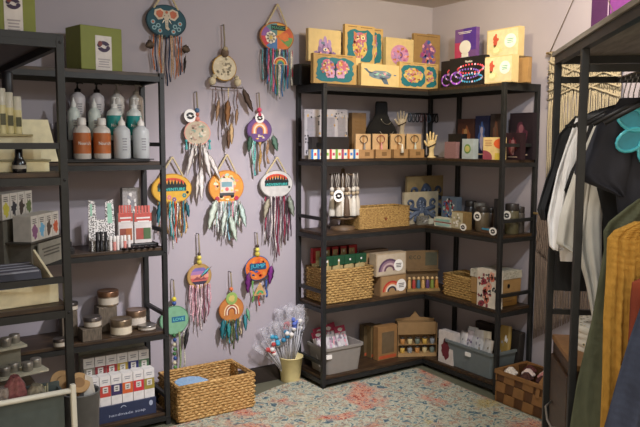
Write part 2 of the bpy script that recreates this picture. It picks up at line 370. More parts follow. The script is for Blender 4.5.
def a_hamsa(mb, w_, h):
    v = [M('#8a6fa0'), M('#a98abc'), M('#6d7f9c'), PNK2]
    mb.disc(0, h*.36, w_*.22, h*.26, v[0], 0)
    for x, t in ((-.13, .70), (0, .80), (.13, .70)): mb.disc(x*w_, h*.56, w_*.062, h*(t-.56), v[1], -.0004)
    for s in (-1, 1): mb.arc(s*w_*.2, h*.36, w_*.05, w_*.15, 200 if s < 0 else -20, 330 if s < 0 else -150, v[0], 0)
    mosaic(mb, 0, h*.38, w_*.18, h*.24, v, 5, 20, -.0018); mb.disc(0, h*.38, w_*.07, h*.05, M('#efe0c0'), -.005); mb.disc(0, h*.38, w_*.03, h*.03, BLU, -.0062)
def a_whale(mb, w_, h):
    v = [M('#6f8698'), M('#8fa3ad'), M('#9a86a4'), M('#596b80')]
    mb.blob(0, h*.52, w_*.30, h*.20, v[0], 0, seed=3, rag=.06); mb.poly([(-w_*.26, h*.5), (-w_*.44, h*.78), (-w_*.36, h*.78), (-w_*.30, h*.66), (-w_*.2, h*.62)], v[3], 0)
    mb.poly([(0, h*.38), (w_*.1, h*.12), (w_*.22, h*.10), (w_*.16, h*.38)], v[3], 0)
    mosaic(mb, 0, h*.52, w_*.26, h*.16, v+[PNK2, MINT], 8, 24, -.0014); mb.rect(w_*.36, w_*.42, h*.52, h*.56, BLU, 0)
def a_round(mb, w_, h):
    mb.disc(0, h*.42, w_*.33, h*.36, M('#c78ab0'), 0); mosaic(mb, 0, h*.42, w_*.28, h*.31, [PNK2, LIL, ORA, M('#b45f92')], 12, 28, -.0012); mb.arc(0, h*.42, w_*.05, w_*.09, -90, 90, PUR, -.004)
def a_dragon(mb, w_, h):
    mb.blob(w_*.02, h*.45, w_*.30, h*.33, M('#8c5a86'), 0, seed=21, rag=.3); mosaic(mb, w_*.05, h*.48, w_*.27, h*.3, [M('#a3447a'), PUR, ORA, PNK2, BLU], 22, 34, -.0012)
    mb.lines(-w_*.4, w_*.4, h*.92, h*.97, 1, KRAFT2)
YELBOX = M('#c6a468', .7, var=.05); CRMBOX = M('#d3bb85', .7, var=.05)
z = TOP[0]
zr = at(350, 63.5, y=-.16).z; zq = at(500, 58, x=-.15).z
tag(MB().box(-.86, -.06, -.165, -.05, 0, zr-z-.002, M('#6d5a3c')).build('display_riser', None, (0, 0, z+.0006), bevel=.002), 'long brown riser carrying the back row of puzzle boxes', 'riser')
tag(MB().box(-.155, -.06, -.93, -.30, 0, zq-z-.002, M('#6d5a3c')).build('display_riser', None, (0, 0, z+.0006), bevel=.002), 'brown riser under the upper craft kit box and lamp box', 'riser')
puz = 'puzzle boxes on top of the corner shelf'
cbox('puzzle_box', 'cream puzzle box with purple hamsa hand, standing behind the butterfly box', 'puzzle box', 308.5, 341, 29.5, 63, zr, RA, .03, CRMBOX, -.135, a_hamsa, puz)
cbox('puzzle_box', 'teal and gold puzzle box with an owl, tallest on the shelf top', 'puzzle box', 345, 374.5, 25.5, 63, zr, RA, .025, YELBOX, -.16, a_teal(0, 'owl', 2), puz)
cbox('puzzle_box', 'narrow strip of a second teal puzzle box showing right of the owl box', 'puzzle box', 359, 383, 28, 63, zr, RA, .025, YELBOX, -.115, a_teal(0, 'owl', 3), puz)
cbox('puzzle_box', 'wide gold framed puzzle box with pink butterfly on teal, at the front left', 'puzzle box', 313.5, 356, 54.5, 87, z, RA, .03, M('#b5935a', .7), -.28, a_teal(0, 'butterfly', 4), puz)
cbox('puzzle_box', 'plain cream puzzle box edge showing right behind the butterfly box', 'puzzle box', 330, 360.5, 57, 88, z, RA, .03, CRMBOX, -.235, None, puz)
cbox('puzzle_box', 'low cream puzzle box with a grey whale, front row middle', 'puzzle box', 361.3, 399, 64.5, 90.5, z, RA, .035, CRMBOX, -.29, a_whale, puz)
cbox('puzzle_box', 'gold puzzle box with orange and yellow shape on teal beside the whale box', 'puzzle box', 399.5, 426.5, 62.5, 92.5, z, RA, .03, YELBOX, -.295, a_teal(0, 'brain', 6), puz)
cbox('puzzle_box', 'half hidden teal puzzle box right of the orange and yellow one', 'puzzle box', 412, 438, 63.5, 95, z, RA, .03, YELBOX, -.255, a_teal(0, 'brain', 7), puz)
cbox('puzzle_box', 'cream puzzle box with a round pink and lilac mandala', 'puzzle box', 386, 413.5, 38.5, 64, zr, RA, .03, CRMBOX, -.16, a_round, puz)
cbox('puzzle_box', 'brown kraft puzzle box with a purple dragon near the corner', 'puzzle box', 414, 440, 34.5, 64, zr, RA, .025, M('#9c7c4c', .7), -.12, a_dragon, puz)
cbox('puzzle_box', 'kraft box edge showing between dragon box and purple box', 'puzzle box', 428, 447, 35, 64, zr, RA, .02, M('#8d7146', .7), -.08, None, puz)
cbox('storage_box', 'black box at the left end of the shelf top behind the butterfly box', 'box', 299.5, 322, 64.5, 90, z, RA, .07, BLACK, -.12)
def a_lamp(mb, w_, h):
    mb.rect(-w_*.5, -w_*.1, 0, h*.6, M('#b23b5e'), 0); mb.rect(-w_*.1, w_*.5, h*.35, h, M('#4f2f8c'), 0, .001)
    mb.disc(0, h*.45, w_*.27, h*.2, WHITE, -.0012); mb.rect(-w_*.16, w_*.16, h*.16, h*.27, WHITE, -.0012); mb.rect(-w_*.22, w_*.22, h*.11, h*.16, M('#b9b3c9'), -.0012)
    mb.lines(-w_*.35, w_*.3, h*.84, h*.92, 2, WHITE, -.0012)
cbox('lamp_box', 'purple and pink boxed crystal lamp standing behind the black light strip boxes', 'box', 455, 476, 28.5, 58, zq, RB, .03, PUR, -.15, a_lamp)
def a_led(seed):
    def f(mb, w_, h):
        R = random.Random(seed)
        for (cx, cz, rx, rz, c) in ((.0, .42, .34, .16, '#8d6de0'), (.12, .26, .30, .13, '#4fb0e8'), (.1, .58, .36, .15, '#ff5d6e'), (-.3, .3, .16, .2, '#b05cf0')):
            for k in range(26):
                a = 2*math.pi*k/26; mb.disc((cx+rx*math.cos(a))*w_, (cz+rz*math.sin(a))*h, .022*w_, .022*w_, M(c, .4) if k % 5 else M('#f4d8ff'), 0, .001, 6)
        mb.text('Rhythm', w_*.05, h*.83, h*.10, WHITE, 0, .001)
    return f
cbox('light_strip_box', 'black boxed light strip with coloured glowing rings, front of the right wing', 'box', 449.5, 485, 57, 90, z, RB, .035, BLACK, -.29, a_led(2), 'light strip boxes')
cbox('light_strip_box', 'second black light strip box half hidden at the left behind the first', 'box', 441, 470, 60, 92, z, RB, .035, BLACK, -.235, a_led(3), 'light strip boxes')
def a_kit(mb, w_, h):
    KY = 1
    mb.rect(-w_*.47, w_*.47, h*.04, h*.96, M('#e3cfa6'), 0, .0006); mb.blob(-w_*.22, h*.62, w_*.08, h*.2, M('#c0553f'), -.0006, seed=2, rag=.3); mb.blob(-w_*.2, h*.28, w_*.22, h*.16, M('#d6cf9a'), -.0006, seed=4, rag=.2)
    mb.disc(w_*.24, h*.55, w_*.18, h*.24, M('#eef0e6'), -.0008); mb.lines(w_*.13, w_*.35, h*.46, h*.64, 3, M('#5fae98'), -.002); mb.disc(-w_*.2, h*.28, w_*.1, h*.1, M('#eadfae'), -.002)
cbox('craft_kit_box', 'large cream craft kit box with white oval label, upper one on the right wing', 'box', 487, 519, 28.5, 57, zq, RB, .045, CRMBOX, -.15, a_kit, 'cream craft kit boxes', dz=0)
cbox('craft_kit_box', 'cream craft kit box with white round label, lower one at the front', 'box', 484, 512.5, 56, 85, z, RB, .05, CRMBOX, -.29, a_kit, 'cream craft kit boxes')
cbox('craft_kit_box', 'plain kraft box end standing right of the lower craft kit box', 'box', 516, 528, 58, 85, z, RB, .03, KRAFT, -.205, None, 'cream craft kit boxes')

# ---------------------------------------------------------------- shelf 2
z = TOP[1]
def a_floral(seed):
    def f(mb, w_, h):
        mb.rect(-w_*.34, w_*.34, h*.16, h*.84, M('#8f8b92'), 0, .0006)
        R = random.Random(seed)
        for i in range(26):
            s = R.choice((-1, 1)); x, zz = (s*R.uniform(.3, .46), R.uniform(.08, .92)) if i % 2 else (R.uniform(-.4, .4), R.choice((R.uniform(.06, .18), R.uniform(.82, .94))))
            mb.blob(x*w_, zz*h, w_*.05, w_*.05, R.choice([BLACK, GRY, M('#3c3a44'), M('#c9a15e')]), -.0006, .0008, i, .4, 6)
        mb.lines(-w_*.2, w_*.2, h*.3, h*.7, 5, GRY, -.0006)
    return f
for x0, x1, dd, lb in ((304.5, 321.5, -.19, 'white floral bordered card box left of the others behind the shelf post'), (322, 337, -.19, 'white floral bordered card box, middle of three'), (336, 347.5, -.15, 'white floral bordered card box nearest the wooden box')):
    cbox('card_box', lb, 'box', x0, x1, 109.5, 158, z, RA, .03, M('#aaa6ab'), dd, a_floral(int(x0)), 'floral card boxes')
cbox('wooden_box', 'slim tan upright box beside the black necklace bust', 'box', 352, 366, 113, 158, z, RA, .04, M('#7b5f3e'), -.12, lambda mb, w_, h: mb.lines(-w_*.3, w_*.3, h*.6, h*.85, 3, KRAFT2))
cbox('display_block', 'dark block behind the row of small coloured boxes', 'block', 312, 349, 137, 161, z, RA, .04, DARK, -.235)
# little coloured boxes
SB = ['#2a6fb0', '#3d6fb5', '#c23b3b', '#b8323f', '#6f9c3b', '#a3405c', '#c8622d']
fr, w7, h7 = frame(311, 359, 149.5, 161, z, RA, -.283)
for i in range(8):
    wi = w7/8*.93
    mb = MB(); mb.box(-wi/2, wi/2, 0, .03, 0, h7, M('#ded6bf'))
    c = M(SB[i % 7]); mb.rect(-wi/2, -wi*.12, 0, h7, c, 0, .0006); mb.rect(wi*.0, wi*.4, h7*.35, h7*.65, M(SB[(i+2) % 7]), 0, .0005)
    o = mb.build('soap_box', None, (fr.x-w7/2+w7/8*(i+.5), fr.y, z+.0005), 0, bevel=.001)
    nm = ['blue', 'navy', 'red', 'crimson', 'green', 'plum', 'orange', 'sky blue'][i]
    tag(o, 'tiny white box with %s stripe, %s in the front row' % (nm, ['first', 'second', 'third', 'fourth', 'fifth', 'sixth', 'seventh', 'last'][i]), 'box', 'tiny striped boxes on the second shelf')
# earring display cards with tassels
TC = [('#8f8a86', 'grey'), ('#d99a96', 'pink'), ('#efe9dc', 'white'), ('#c8d3cc', 'pale green')]
for i, (x0, x1) in enumerate(((355.5, 371), (372.5, 388), (390.5, 405), (406.5, 421.5))):
    c, w_, h = frame(x0, x1, 134, 161, z, RA, -.25)
    t = thing('earring_card', 'kraft jewellery card with %s tassel, %s from the left' % (TC[i][1], ['first', 'second', 'third', 'fourth'][i]), 'jewellery', (c.x, c.y, z+.0005), 0, 'tasselled jewellery cards')
    m = M('#c9a77c', .7)
    MB().box(-w_*.48, w_*.48, 0, .012, 0, h, m).box(-w_*.06, w_*.06, -.0006, .001, h*.2, h*.97, M('#a87d50')).build('card', t, bevel=.001)
    MB().box(-w_*.48, w_*.46, -.034, -.002, 0, h*.36, M('#a98358')).rect(-w_*.1, w_*.2, h*.1, h*.26, KRAFT2, -.034).build('card_stand', t, bevel=.001)
    mb = MB(); R = random.Random(i)
    mb.tube([(w_*.25*math.cos(a), -.004-.004*abs(math.sin(a)), h*.78+h*.16*math.sin(a)) for a in [k*.52 for k in range(12)]], .0022, [M('#4a3c30'), M('#8f3c3c'), M('#5a4c40'), M('#4e4a36')][i], closed=True)
    mb.build('bead_loop', t)
    tm = M(TC[i][0], .9); mb = MB().ell((0, -.012, h*.6), (.005, .005, .006), tm, 8, 6); mb.lathe([(.004, h*.58), (.007, h*.45), (.012, h*.22), (.0, h*.21)], tm, (0, -.044 if i == 2 else -.012, 0), 10)
    if i == 2: mb.tube([(0, -.012, h*.58), (0, -.044, h*.56)], .004, tm)
    mb.build('tassel', t)
# jewellery hands
def hand_display(x, yb, yt, zz, off, lab, mir=1, m=M('#d9c08f', .5)):
    c, w_, h = frame(x-7, x+7, yt, yb, zz, RA, off)
    t = thing('jewellery_hand', lab, 'jewellery stand', (c.x, c.y, zz+.0005), math.radians(-25))
    s = h; mb = MB()
    mb.lathe([(.16*s, 0), (.16*s, .03*s), (.10*s, .05*s), (.085*s, .2*s), (.09*s, .3*s), (.14*s, .42*s), (.16*s, .52*s), (.12*s, .6*s), (0, .62*s)], m, (0, 0, 0), 14, 1, .5)
    for k, (dx, L, tx) in enumerate(((-.12, .30, -.06), (-.045, .37, -.02), (.04, .345, .02), (.115, .26, .06))):
        b = Vector((mir*dx*s, 0, .53*s)); e = b+Vector((mir*tx*s, -.02*s, L*s)); mid = (b+e)/2+Vector((0, .01*s, 0))
        mb.tube([b, mid, (mid+e)/2, e, e+Vector((0, 0, .012*s))], [.042*s, .038*s, .034*s, .028*s, .01*s], m, 8)
    mb.tube([(mir*-.08*s, 0, .36*s), (mir*-.2*s, -.03*s, .46*s), (mir*-.27*s, -.05*s, .58*s), (mir*-.28*s, -.05*s, .6*s)], [.05*s, .042*s, .032*s, .012*s], m, 8)
    mb.build('hand', t)
    mb = MB(); mb.tube([(.15*s*math.cos(a), .085*s*math.sin(a), .42*s+.07*s*math.cos(a)) for a in [k*.45 for k in range(14)]], .004, M('#4a3a28', .4, .6), closed=True); mb.build('bracelet', t)
o, _, hb = cbox('display_block', 'black block raising the pale hand stand', 'block', 394, 410, 136, 158, z, RA, .07, BLACK, -.175)
hand_display(402, 136, 108, z+hb+.002, -.14, 'pale hand shaped jewellery stand behind the tasselled cards', 1, M('#a89a86'))
hand_display(431.5, 160, 129, z, -.275, 'cream hand shaped jewellery stand at the shelf corner', 1)
# necklace bust
c, w_, h = frame(366, 396, 101.5, 158, z, RA, -.13)
t = thing('necklace_bust', 'black velvet necklace bust with silver chain', 'jewellery stand', (c.x, c.y, z+.0005))
VEL = M('#0d0c0f', .95)
MB().lathe([(.34*w_, 0), (.40*w_, h*.2), (.49*w_, h*.40), (.50*w_, h*.46), (.42*w_, h*.56), (.27*w_, h*.68), (.20*w_, h*.78), (.19*w_, h*.97), (.16*w_, h), (0, h)], VEL, (0, 0, 0), 20, 1, .45).build('bust', t)
MB().tube([(w_*.5*q, -w_*.22-.006*(1-abs(q)), h*(.80-.42*(1-q*q))) for q in [-.45+k*.09 for k in range(11)]], .0022, M('#a9a6a0', .3, .8)).tube([(w_*.34*q, -w_*.2-.01, h*(.84-.25*(1-q*q))) for q in [-.6+k*.12 for k in range(11)]], .0018, M('#a9a6a0', .3, .8)).build('chain', t)
# bracelet bar
c, w_, h = frame(408, 441, 114, 158, z, RA, -.07)
t = thing('bracelet_rack', 'black bar rack hung with dark beaded bracelets in the corner', 'jewellery stand', (c.x, c.y, z+.0005))
MB().box(-w_/2, w_/2, -.02, .02, 0, .01, BLACK).box(-.006, .006, -.006, .006, .01, h, BLACK).tube([(-w_/2, 0, h), (w_/2, 0, h)], .006, BLACK).build('rack', t)
R = random.Random(4)
for i in range(9):
    x = -w_*.46+w_*.92*i/8; rr = .024
    MB().tube([(x+.003*math.sin(a*2), rr*.6*math.cos(a), h-rr*.6+rr*1.2*math.sin(a)-.012) for a in [k*.52 for k in range(12)]], .0042, R.choice([BLACK, M('#3a4a58', .3), M('#4a4a4a', .3), M('#5c3a3a', .3), M('#9a9a98', .3)]), closed=True).build('bracelet', t)
# framed-goddess boxes, right wing
def a_fig(bg, c1, c2, seed):
    def f(mb, w_, h):
        mb.rect(-w_*.45, w_*.45, h*.05, h*.95, M(bg), 0, .0006); mb.blob(0, h*.5, w_*.24, h*.3, M(c1), -.0006, .0008, seed, .25); mb.disc(0, h*.66, w_*.1, h*.09, M(c2), -.0016); mb.blob(0, h*.38, w_*.12, h*.2, M(c2), -.0016, .0008, seed+1, .2)
        mb.lines(-w_*.3, w_*.3, h*.07, h*.13, 1, M('#c0a890'), -.0008)
    return f
figs = [('rust brown', 457.5, 474, 119, 159, -.12, '#3c211a', '#7a452a', '#9a764f'), ('deep blue', 475, 488.5, 116, 160, -.12, '#151a3a', '#34508a', '#9a92a8'), ('grey brown', 490, 501, 114, 161, -.13, '#2c2120', '#5a382c', '#54423a'),
        ('dark purple', 509.5, 533, 113, 158, -.07, '#1c1019', '#4a1f30', '#84505a'), ('crimson', 505, 521, 133, 162, -.17, '#29121a', '#64222a', '#94686a')]
for nm, x0, x1, yt, yb, of, b_, c1, c2 in figs:
    cbox('card_deck_box', '%s picture card box with a standing figure' % nm, 'box', x0, x1, yt, yb, z, RB, .04 if of != -.07 else .03, M(b_), of, a_fig(b_, c1, c2, int(x0)), 'picture card boxes')
cbox('display_block', 'small black block behind the mauve box', 'block', 448, 461, 134, 160, z, RB, .05, BLACK, -.20)
cbox('candle_box', 'small mauve patterned box standing at the shelf front', 'box', 444.5, 456, 142, 160, z, RB, .03, M('#8d6a6c', scale=200, var=.3), -.285)
def a_emblem(mb, w_, h):
    mb.disc(0, h*.5, w_*.3, h*.24, M('#6a8a4c'), 0); mb.disc(0, h*.5, w_*.2, h*.16, M('#b9b06a'), -.0012)
cbox('tea_box', 'pale grey box with green oval emblem on the front edge', 'box', 462, 473, 139, 161, z, RB, .045, M('#a9b4b8'), -.285, a_emblem)
def a_suns(mb, w_, h):
    pts = [(w_*.5+w_*.42*math.cos(a), h*.72+h*.24*math.sin(a)) for a in [math.radians(90+18*k) for k in range(11)]]
    mb.poly([(w_*.5, h*.48)]+[(min(p[0], w_*.5), p[1]) for p in pts][::-1]+[(w_*.5, h*.96)], M('#e0602f'), 0)
    mb.poly([(-w_*.5, 0), (w_*.0, 0)]+[(-w_*.5+w_*.5*math.cos(math.radians(a)), h*.12+h*.3*math.sin(math.radians(a))) for a in range(0, 91, 15)], M('#9a4a58'), 0)
    mb.rect(w_*.15, w_*.5, h*.0, h*.3, M('#dcc04a'), 0, .0009); mb.lines(-w_*.42, 0, h*.6, h*.9, 4, M('#c28a5a'))
cbox('card_deck_box', 'pale yellow box with orange sun and plum circle beside the shelf post', 'box', 483, 501.5, 137.5, 162.5, z, RB, .04, M('#e5c98a'), -.288, a_suns)

# ---------------------------------------------------------------- baskets (woven rings of real strands)
def woven_basket(name, label, c, rot, w_, d_, h, m, r=.009, cat='basket', handle=None, seed=0):
    t = thing(name, label, cat, (c[0], c[1], c[2]+.001), rot)
    mb = MB(); n = max(3, int(h/(r*1.55))); R = random.Random(seed)
    def loop(zz, rr, ph, skip=None):
        pts = []; step = r*1.9; hw, hd = w_/2-r, d_/2-r
        def seg(a, b):
            L = math.dist(a, b); k = max(2, int(L/step))
            for i in range(k): pts.append((a[0]+(b[0]-a[0])*i/k, a[1]+(b[1]-a[1])*i/k))
        seg((-hw, -hd), (hw, -hd)); seg((hw, -hd), (hw, hd)); seg((hw, hd), (-hw, hd)); seg((-hw, hd), (-hw, -hd))
        P = []
        for i, (x, y) in enumerate(pts):
            o = (1 if (i+ph) % 2 else -1)*r*.28
            nx = (x/hw if abs(abs(x)-hw) < 1e-6 else 0); ny = (y/hd if abs(abs(y)-hd) < 1e-6 else 0)
            P.append((x+nx*o, y+ny*o, zz+R.uniform(-1, 1)*r*.12))
        if skip:
            runs = []; cur = []
            for q in P+P[:1]:
                if q[0] > hw-r*2 and abs(q[1]) < skip:
                    if len(cur) > 1: runs.append(cur)
                    cur = []
                else: cur.append(q)
            if len(cur) > 1: runs.append(cur)
            for q in runs: mb.tube(q, rr, m, 6)
        else: mb.tube(P, rr, m, 6, True)
    for i in range(n):
        zz = r+(h-2*r)*i/(n-1); hs = handle and (.62 < i/(n-1) < .92)
        loop(zz, r*1.0, i % 2, handle if hs else None)
    mb.build('woven_body', t)
    rm = MB(); sv = mb; mb2 = rm
    hw, hd = w_/2-r, d_/2-r
    rm.tube([(-hw, -hd, h), (hw, -hd, h), (hw, hd, h), (-hw, hd, h)], r*1.15, m, 8, True); rm.build('rim', t)
    MB().box(-hw, hw, -hd, hd, 0, .006, m).build('base', t)
    return t
# big straw basket on the floor
bk = woven_basket('straw_basket', 'large open straw basket on the floor below the dreamcatchers', (-1.825, -.215, .009), 0, .46, .30, .19, WEAVE, .0095, handle=.05, seed=2)
mb = MB(); mb.drape([(.17, -.19, -.03), (.155, -.21, .0), (.12, -.215, .02), (.02, -.2, .01)], .13, M('#8fb4d6', .35), .01, 3, 4, yo=-.02)
o = tag(mb.build('plastic_packet', None, (-1.825, -.215, .017)), 'pale blue plastic packet lying in the large straw basket', 'packet')

# shelf 3 ----------------------------------------------------------------
z = TOP[2]
c, w_, h = frame(360.5, 410.5, 208, 229, z, RA, -.29)
bk = woven_basket('straw_basket', 'low pale straw basket with a small heart on the middle shelf', (c.x, c.y+.09, z), 0, w_, .17, h, WEAVE2, .005, seed=3)
hp = [(.0, -.009), (.009, .001), (.008, .007), (.004, .008), (0, .004), (-.004, .008), (-.008, .007), (-.009, .001)]
MB().poly([(a*1.2, h*.45+b*1.2) for a, b in hp], M('#7a4426'), -.087, .004).build('heart_tag', bk, label='dark brown heart')
for i, (dx, dy, cc) in enumerate(((-.09, -.03, '#8b8f9a'), (-.02, -.01, '#b9b0a6'), (.07, 0, '#5a4a44'))):
    mb = MB().lathe([(.017, 0), (.018, .05), (.012, .07), (.012, .085), (0, .086)], M(cc, .4), (0, 0, 0), 12)
    tag(mb.build('glass_vial', None, (c.x+dx, c.y+.09+dy, z+.008)), '%s vial standing in the low pale straw basket' % ['grey', 'beige', 'brown'][i], 'bottle', 'vials in the straw basket')
# octopus canvases
def a_octo(mb, w_, h):
    m1, m2, m3 = M('#3d4a63'), M('#56627a'), M('#2b3346')
    mb.blob(0, h*.62, w_*.15, h*.22, m1, 0, seed=1, rag=.05); mb.disc(0, h*.42, w_*.17, h*.10, m2, -.0002)
    for s in (-1, 1):
        for k, (x1_, z1_, cr) in enumerate(((.34, .66, .13), (.36, .30, .10), (.17, .16, .08))):
            pts = [(s*w_*.08, -.002, h*.42)]
            for q in range(18):
                f = q/17; ang = -1.9+6.6*f; rad = cr*(1-.75*f); pts.append((s*w_*(x1_-rad*math.cos(ang)*.9), -.002, h*(z1_+rad*math.sin(ang)*1.1)))
            mb.tube(pts, [w_*.05*(1-.75*i/18) for i in range(19)], (m1, m2, m1)[k], 5)
    for s in (-1, 1): mb.disc(s*w_*.06, h*.5, w_*.02, h*.02, m3, -.0012)
    mosaic(mb, 0, h*.6, w_*.12, h*.18, [m2, m3, M('#7a86a0')], 9, 14, -.0013)
cbox('octopus_print', 'tan block print of a navy octopus, the upper one behind', 'picture', 407, 444, 176, 228, z, RA, .02, M('#8d7a56'), -.14, a_octo, 'octopus prints')
cbox('octopus_print', 'pale block print of a navy octopus, the lower one in front', 'picture', 404, 438, 192, 226, z, RA, .02, M('#a59c88'), -.215, a_octo, 'octopus prints')
cbox('charm_box', 'small silver framed charm on a kraft block before the octopus print', 'ornament', 418.5, 428, 216, 228, z, RA, .02, M('#6d6a62'), -.275, lambda mb, w_, h: mosaic(mb, 0, h*.55, w_*.4, h*.35, [M('#c9c9c9'), BLACK, GRY], 2, 14, 0))
cbox('glass_votive', 'tiny pale glass block beside the silver charm', 'ornament', 429.5, 433.5, 219, 227.5, z, RA, .02, M('#bfc0b4'), -.272)
cbox('soap_bar_box', 'stack of white and mint soap boxes on the shelf corner', 'box', 434, 451.5, 218, 229, z, RB, .05, M('#c9c9b8'), -.27, lambda mb, w_, h: (mb.rect(-w_*.48, w_*.48, h*.45, h*.55, M('#8a3a38')), mb.rect(-w_*.4, w_*.4, h*.6, h*.85, M('#8fb8b0')), mb.rect(-w_*.4, w_*.4, h*.1, h*.4, M('#9ec0bb'))))
cbox('puzzle_cube_box', 'busy blue and red patterned box behind the soap boxes', 'box', 441.5, 456, 197, 228, z, RB, .05, M('#6c7a8a'), -.15, lambda mb, w_, h: mosaic(mb, 0, h*.5, w_*.42, h*.42, [BLU, RED, WHITE, BLACK, MINT], 6, 60, 0))
o, w1, h1 = cbox('gift_box', 'kraft and ivory patterned box with a white swirl sticker', 'box', 451.5, 466, 212, 233, z, RB, .05, M('#8a7148'), -.27, lambda mb, w_, h: (mb.rect(-w_*.48, w_*.28, h*.03, h*.97, M('#b8ae90'), 0, .0008), mosaic(mb, -w_*.1, h*.5, w_*.26, h*.34, [M('#8f8a70'), WHITE], 3, 18, -.0008)))
mb = MB(); mb.disc(0, .022, .027, .022, STICK, 0, .002); yy(mb, 0, .022, .02, -.002, BLACK); c, w_, h = frame(458, 468.5, 223.5, 233, z, RB, -.300)
tag(mb.build('swirl_tag', None, (c.x, c.y, z+.0005), RB), 'round white swirl tag leaning at the base of the ivory box', 'tag', 'white swirl tags')
def jar(x, yt, yb, wpx, zz, rot, off, col, lab, lid='#2a2523', name='candle_jar', cat='jar', rough=.3, group=None, swirl=False, prof=None):
    c, w_, h = frame(x-wpx/2, x+wpx/2, yt, yb, zz, rot, off); r = w_/2
    t = thing(name, lab, cat, (c.x+r*math.sin(-rot), c.y+r*math.cos(rot), zz+.0005), rot, group)
    MB().lathe(prof(r, h) if prof else [(r*.9, 0), (r, h*.05), (r, h*.72), (r*.9, h*.78)], M(col, rough), n=18).build('jar_body', t)
    MB().lathe([(r*.93, h*.78), (r*.95, h*.8), (r*.95, h*.97), (r*.88, h)], M(lid, .4), n=18).build('lid', t)
    if swirl:
        mb = MB(); mb.disc(0, h*.62, .030, .028, STICK, -r-.001, .0015); yy(mb, 0, h*.62, .023, -r-.0025, BLACK); mb.build('swirl_sticker', t, label='round white sticker with black swirl')
    return t
jar(466, 201, 233, 9, z, RB, -.12, '#2c2a2e', 'dark squat bottle behind the ivory box', name='dark_bottle', cat='bottle')
jar(475, 203, 233, 9, z, RB, -.12, '#3b3634', 'dark bottle with grey lid behind the tall swirl jar', lid='#77736c', name='dark_bottle', cat='bottle')
jar(477.5, 207, 235, 11, z, RB, -.26, '#5c5140', 'brown candle jar with white swirl sticker left of the tumbler', swirl=True)
jar(487, 208, 234, 8, z, RB, -.17, '#46352c', 'slim brown candle jar behind the blue packet')
jar(495, 199, 236, 8, z, RB, -.25, '#17171a', 'tall black tumbler beside the shelf post', lid='#202024', name='tumbler', cat='tumbler')
jar(507, 204, 234, 11, z, RB, -.20, '#55503a', 'olive jar with swirl sticker right behind the shelf post', swirl=True)
jar(516, 207, 232, 8, z, RB, -.12, '#45403c', 'grey brown jar near the shelf end rail')
cbox('incense_packet', 'flat blue and brown packet lying at the shelf front', 'packet', 481, 497.5, 228.5, 236, z, RB, .04, M('#5c4230'), -.262, lambda mb, w_, h: mb.rect(-w_*.45, w_*.3, h*.6, h*.95, M('#3f8fb0')))
mb = MB(); mb.disc(0, .022, .029, .023, STICK, 0, .002); yy(mb, 0, .022, .021, -.002, BLACK); c, w_, h = frame(487.5, 498.5, 229, 238, z, RB, -.3005)
tag(mb.build('swirl_tag', None, (c.x, c.y, z+.0005), RB), 'round white swirl tag leaning on the flat blue packet', 'tag', 'white swirl tags')
# keyring stand
c, w_, h = frame(327, 358, 168, 231, z, RA, -.20)
t = thing('keyring_stand', 'rotating wooden stand hung with white tassel keyrings', 'display stand', (c.x, c.y, z+.0005))
WD = M('#5a4630', .6); MB().lathe([(.075, 0), (.075, .02), (.02, .028), (.012, .05), (.012, h*.98), (0, h)], WD, n=20).build('stand_base', t)
MB().tube([(-w_*.42, 0, h*.9), (w_*.42, 0, h*.9)], .005, WD).build('arm', t); MB().tube([(0, -w_*.42, h*.9), (0, w_*.42, h*.9)], .005, WD).build('arm', t); MB().lathe([(.08, 0), (.084, .006), (.08, .012)], WD, (0, 0, .07)).build('collar', t)
R = random.Random(11)
for i in range(13):
    a = math.radians(180+15*i) if i < 12 else 0; q = w_*.42*(1 if i % 2 else .8); x, y = q*math.cos(a), .8*q*math.sin(a)
    k = thing('keyring', ['white wooden bead keyring on the rotating stand', 'cream tassel keyring on the rotating stand', 'brown cord keyring on the rotating stand'][i % 3], 'keyring', (c.x+x, c.y+y, z+.0005), 0, ['bead keyrings', 'tassel keyrings', 'cord keyrings'][i % 3])
    cm = [M('#b9b0a0'), M('#c9c4b8'), M('#5a4838')][i % 3]
    MB().tube([(0, 0, h*.92), (.006, 0, h*.8), (0, 0, h*.68), (-.006, 0, h*.8), (0, 0, h*.92)], .0018, M('#b8b0a4')).build('cord', k)
    MB().ell((0, 0, h*.66), (.014, .014, .016), cm, 10, 7).ell((0, 0, h*.6), (.013, .013, .013), M('#a8977c'), 10, 7).build('bead', k)
    MB().lathe([(.006, h*.56), (.016, h*.5), (.023, h*.26), (.020, h*.24)], cm, n=10).build('tassel', k)
c2, w2, h2 = frame(330, 345, 185, 200, z, RA, -.30)
mb = MB(); mb.disc(0, 0, .036, .036, STICK, 0, .003); yy(mb, 0, 0, .03, -.003, BLACK); mb.tube([(0, -.001, .036), (.006, .03, .07), (.01, .06, h*.92-h*.58)], .0012, M('#b8b0a4'))
tag(mb.build('swirl_tag', None, (c2.x-.002, c2.y-.012, z+h*.58)), 'large round white swirl tag hung on the keyring stand', 'tag', 'white swirl tags')

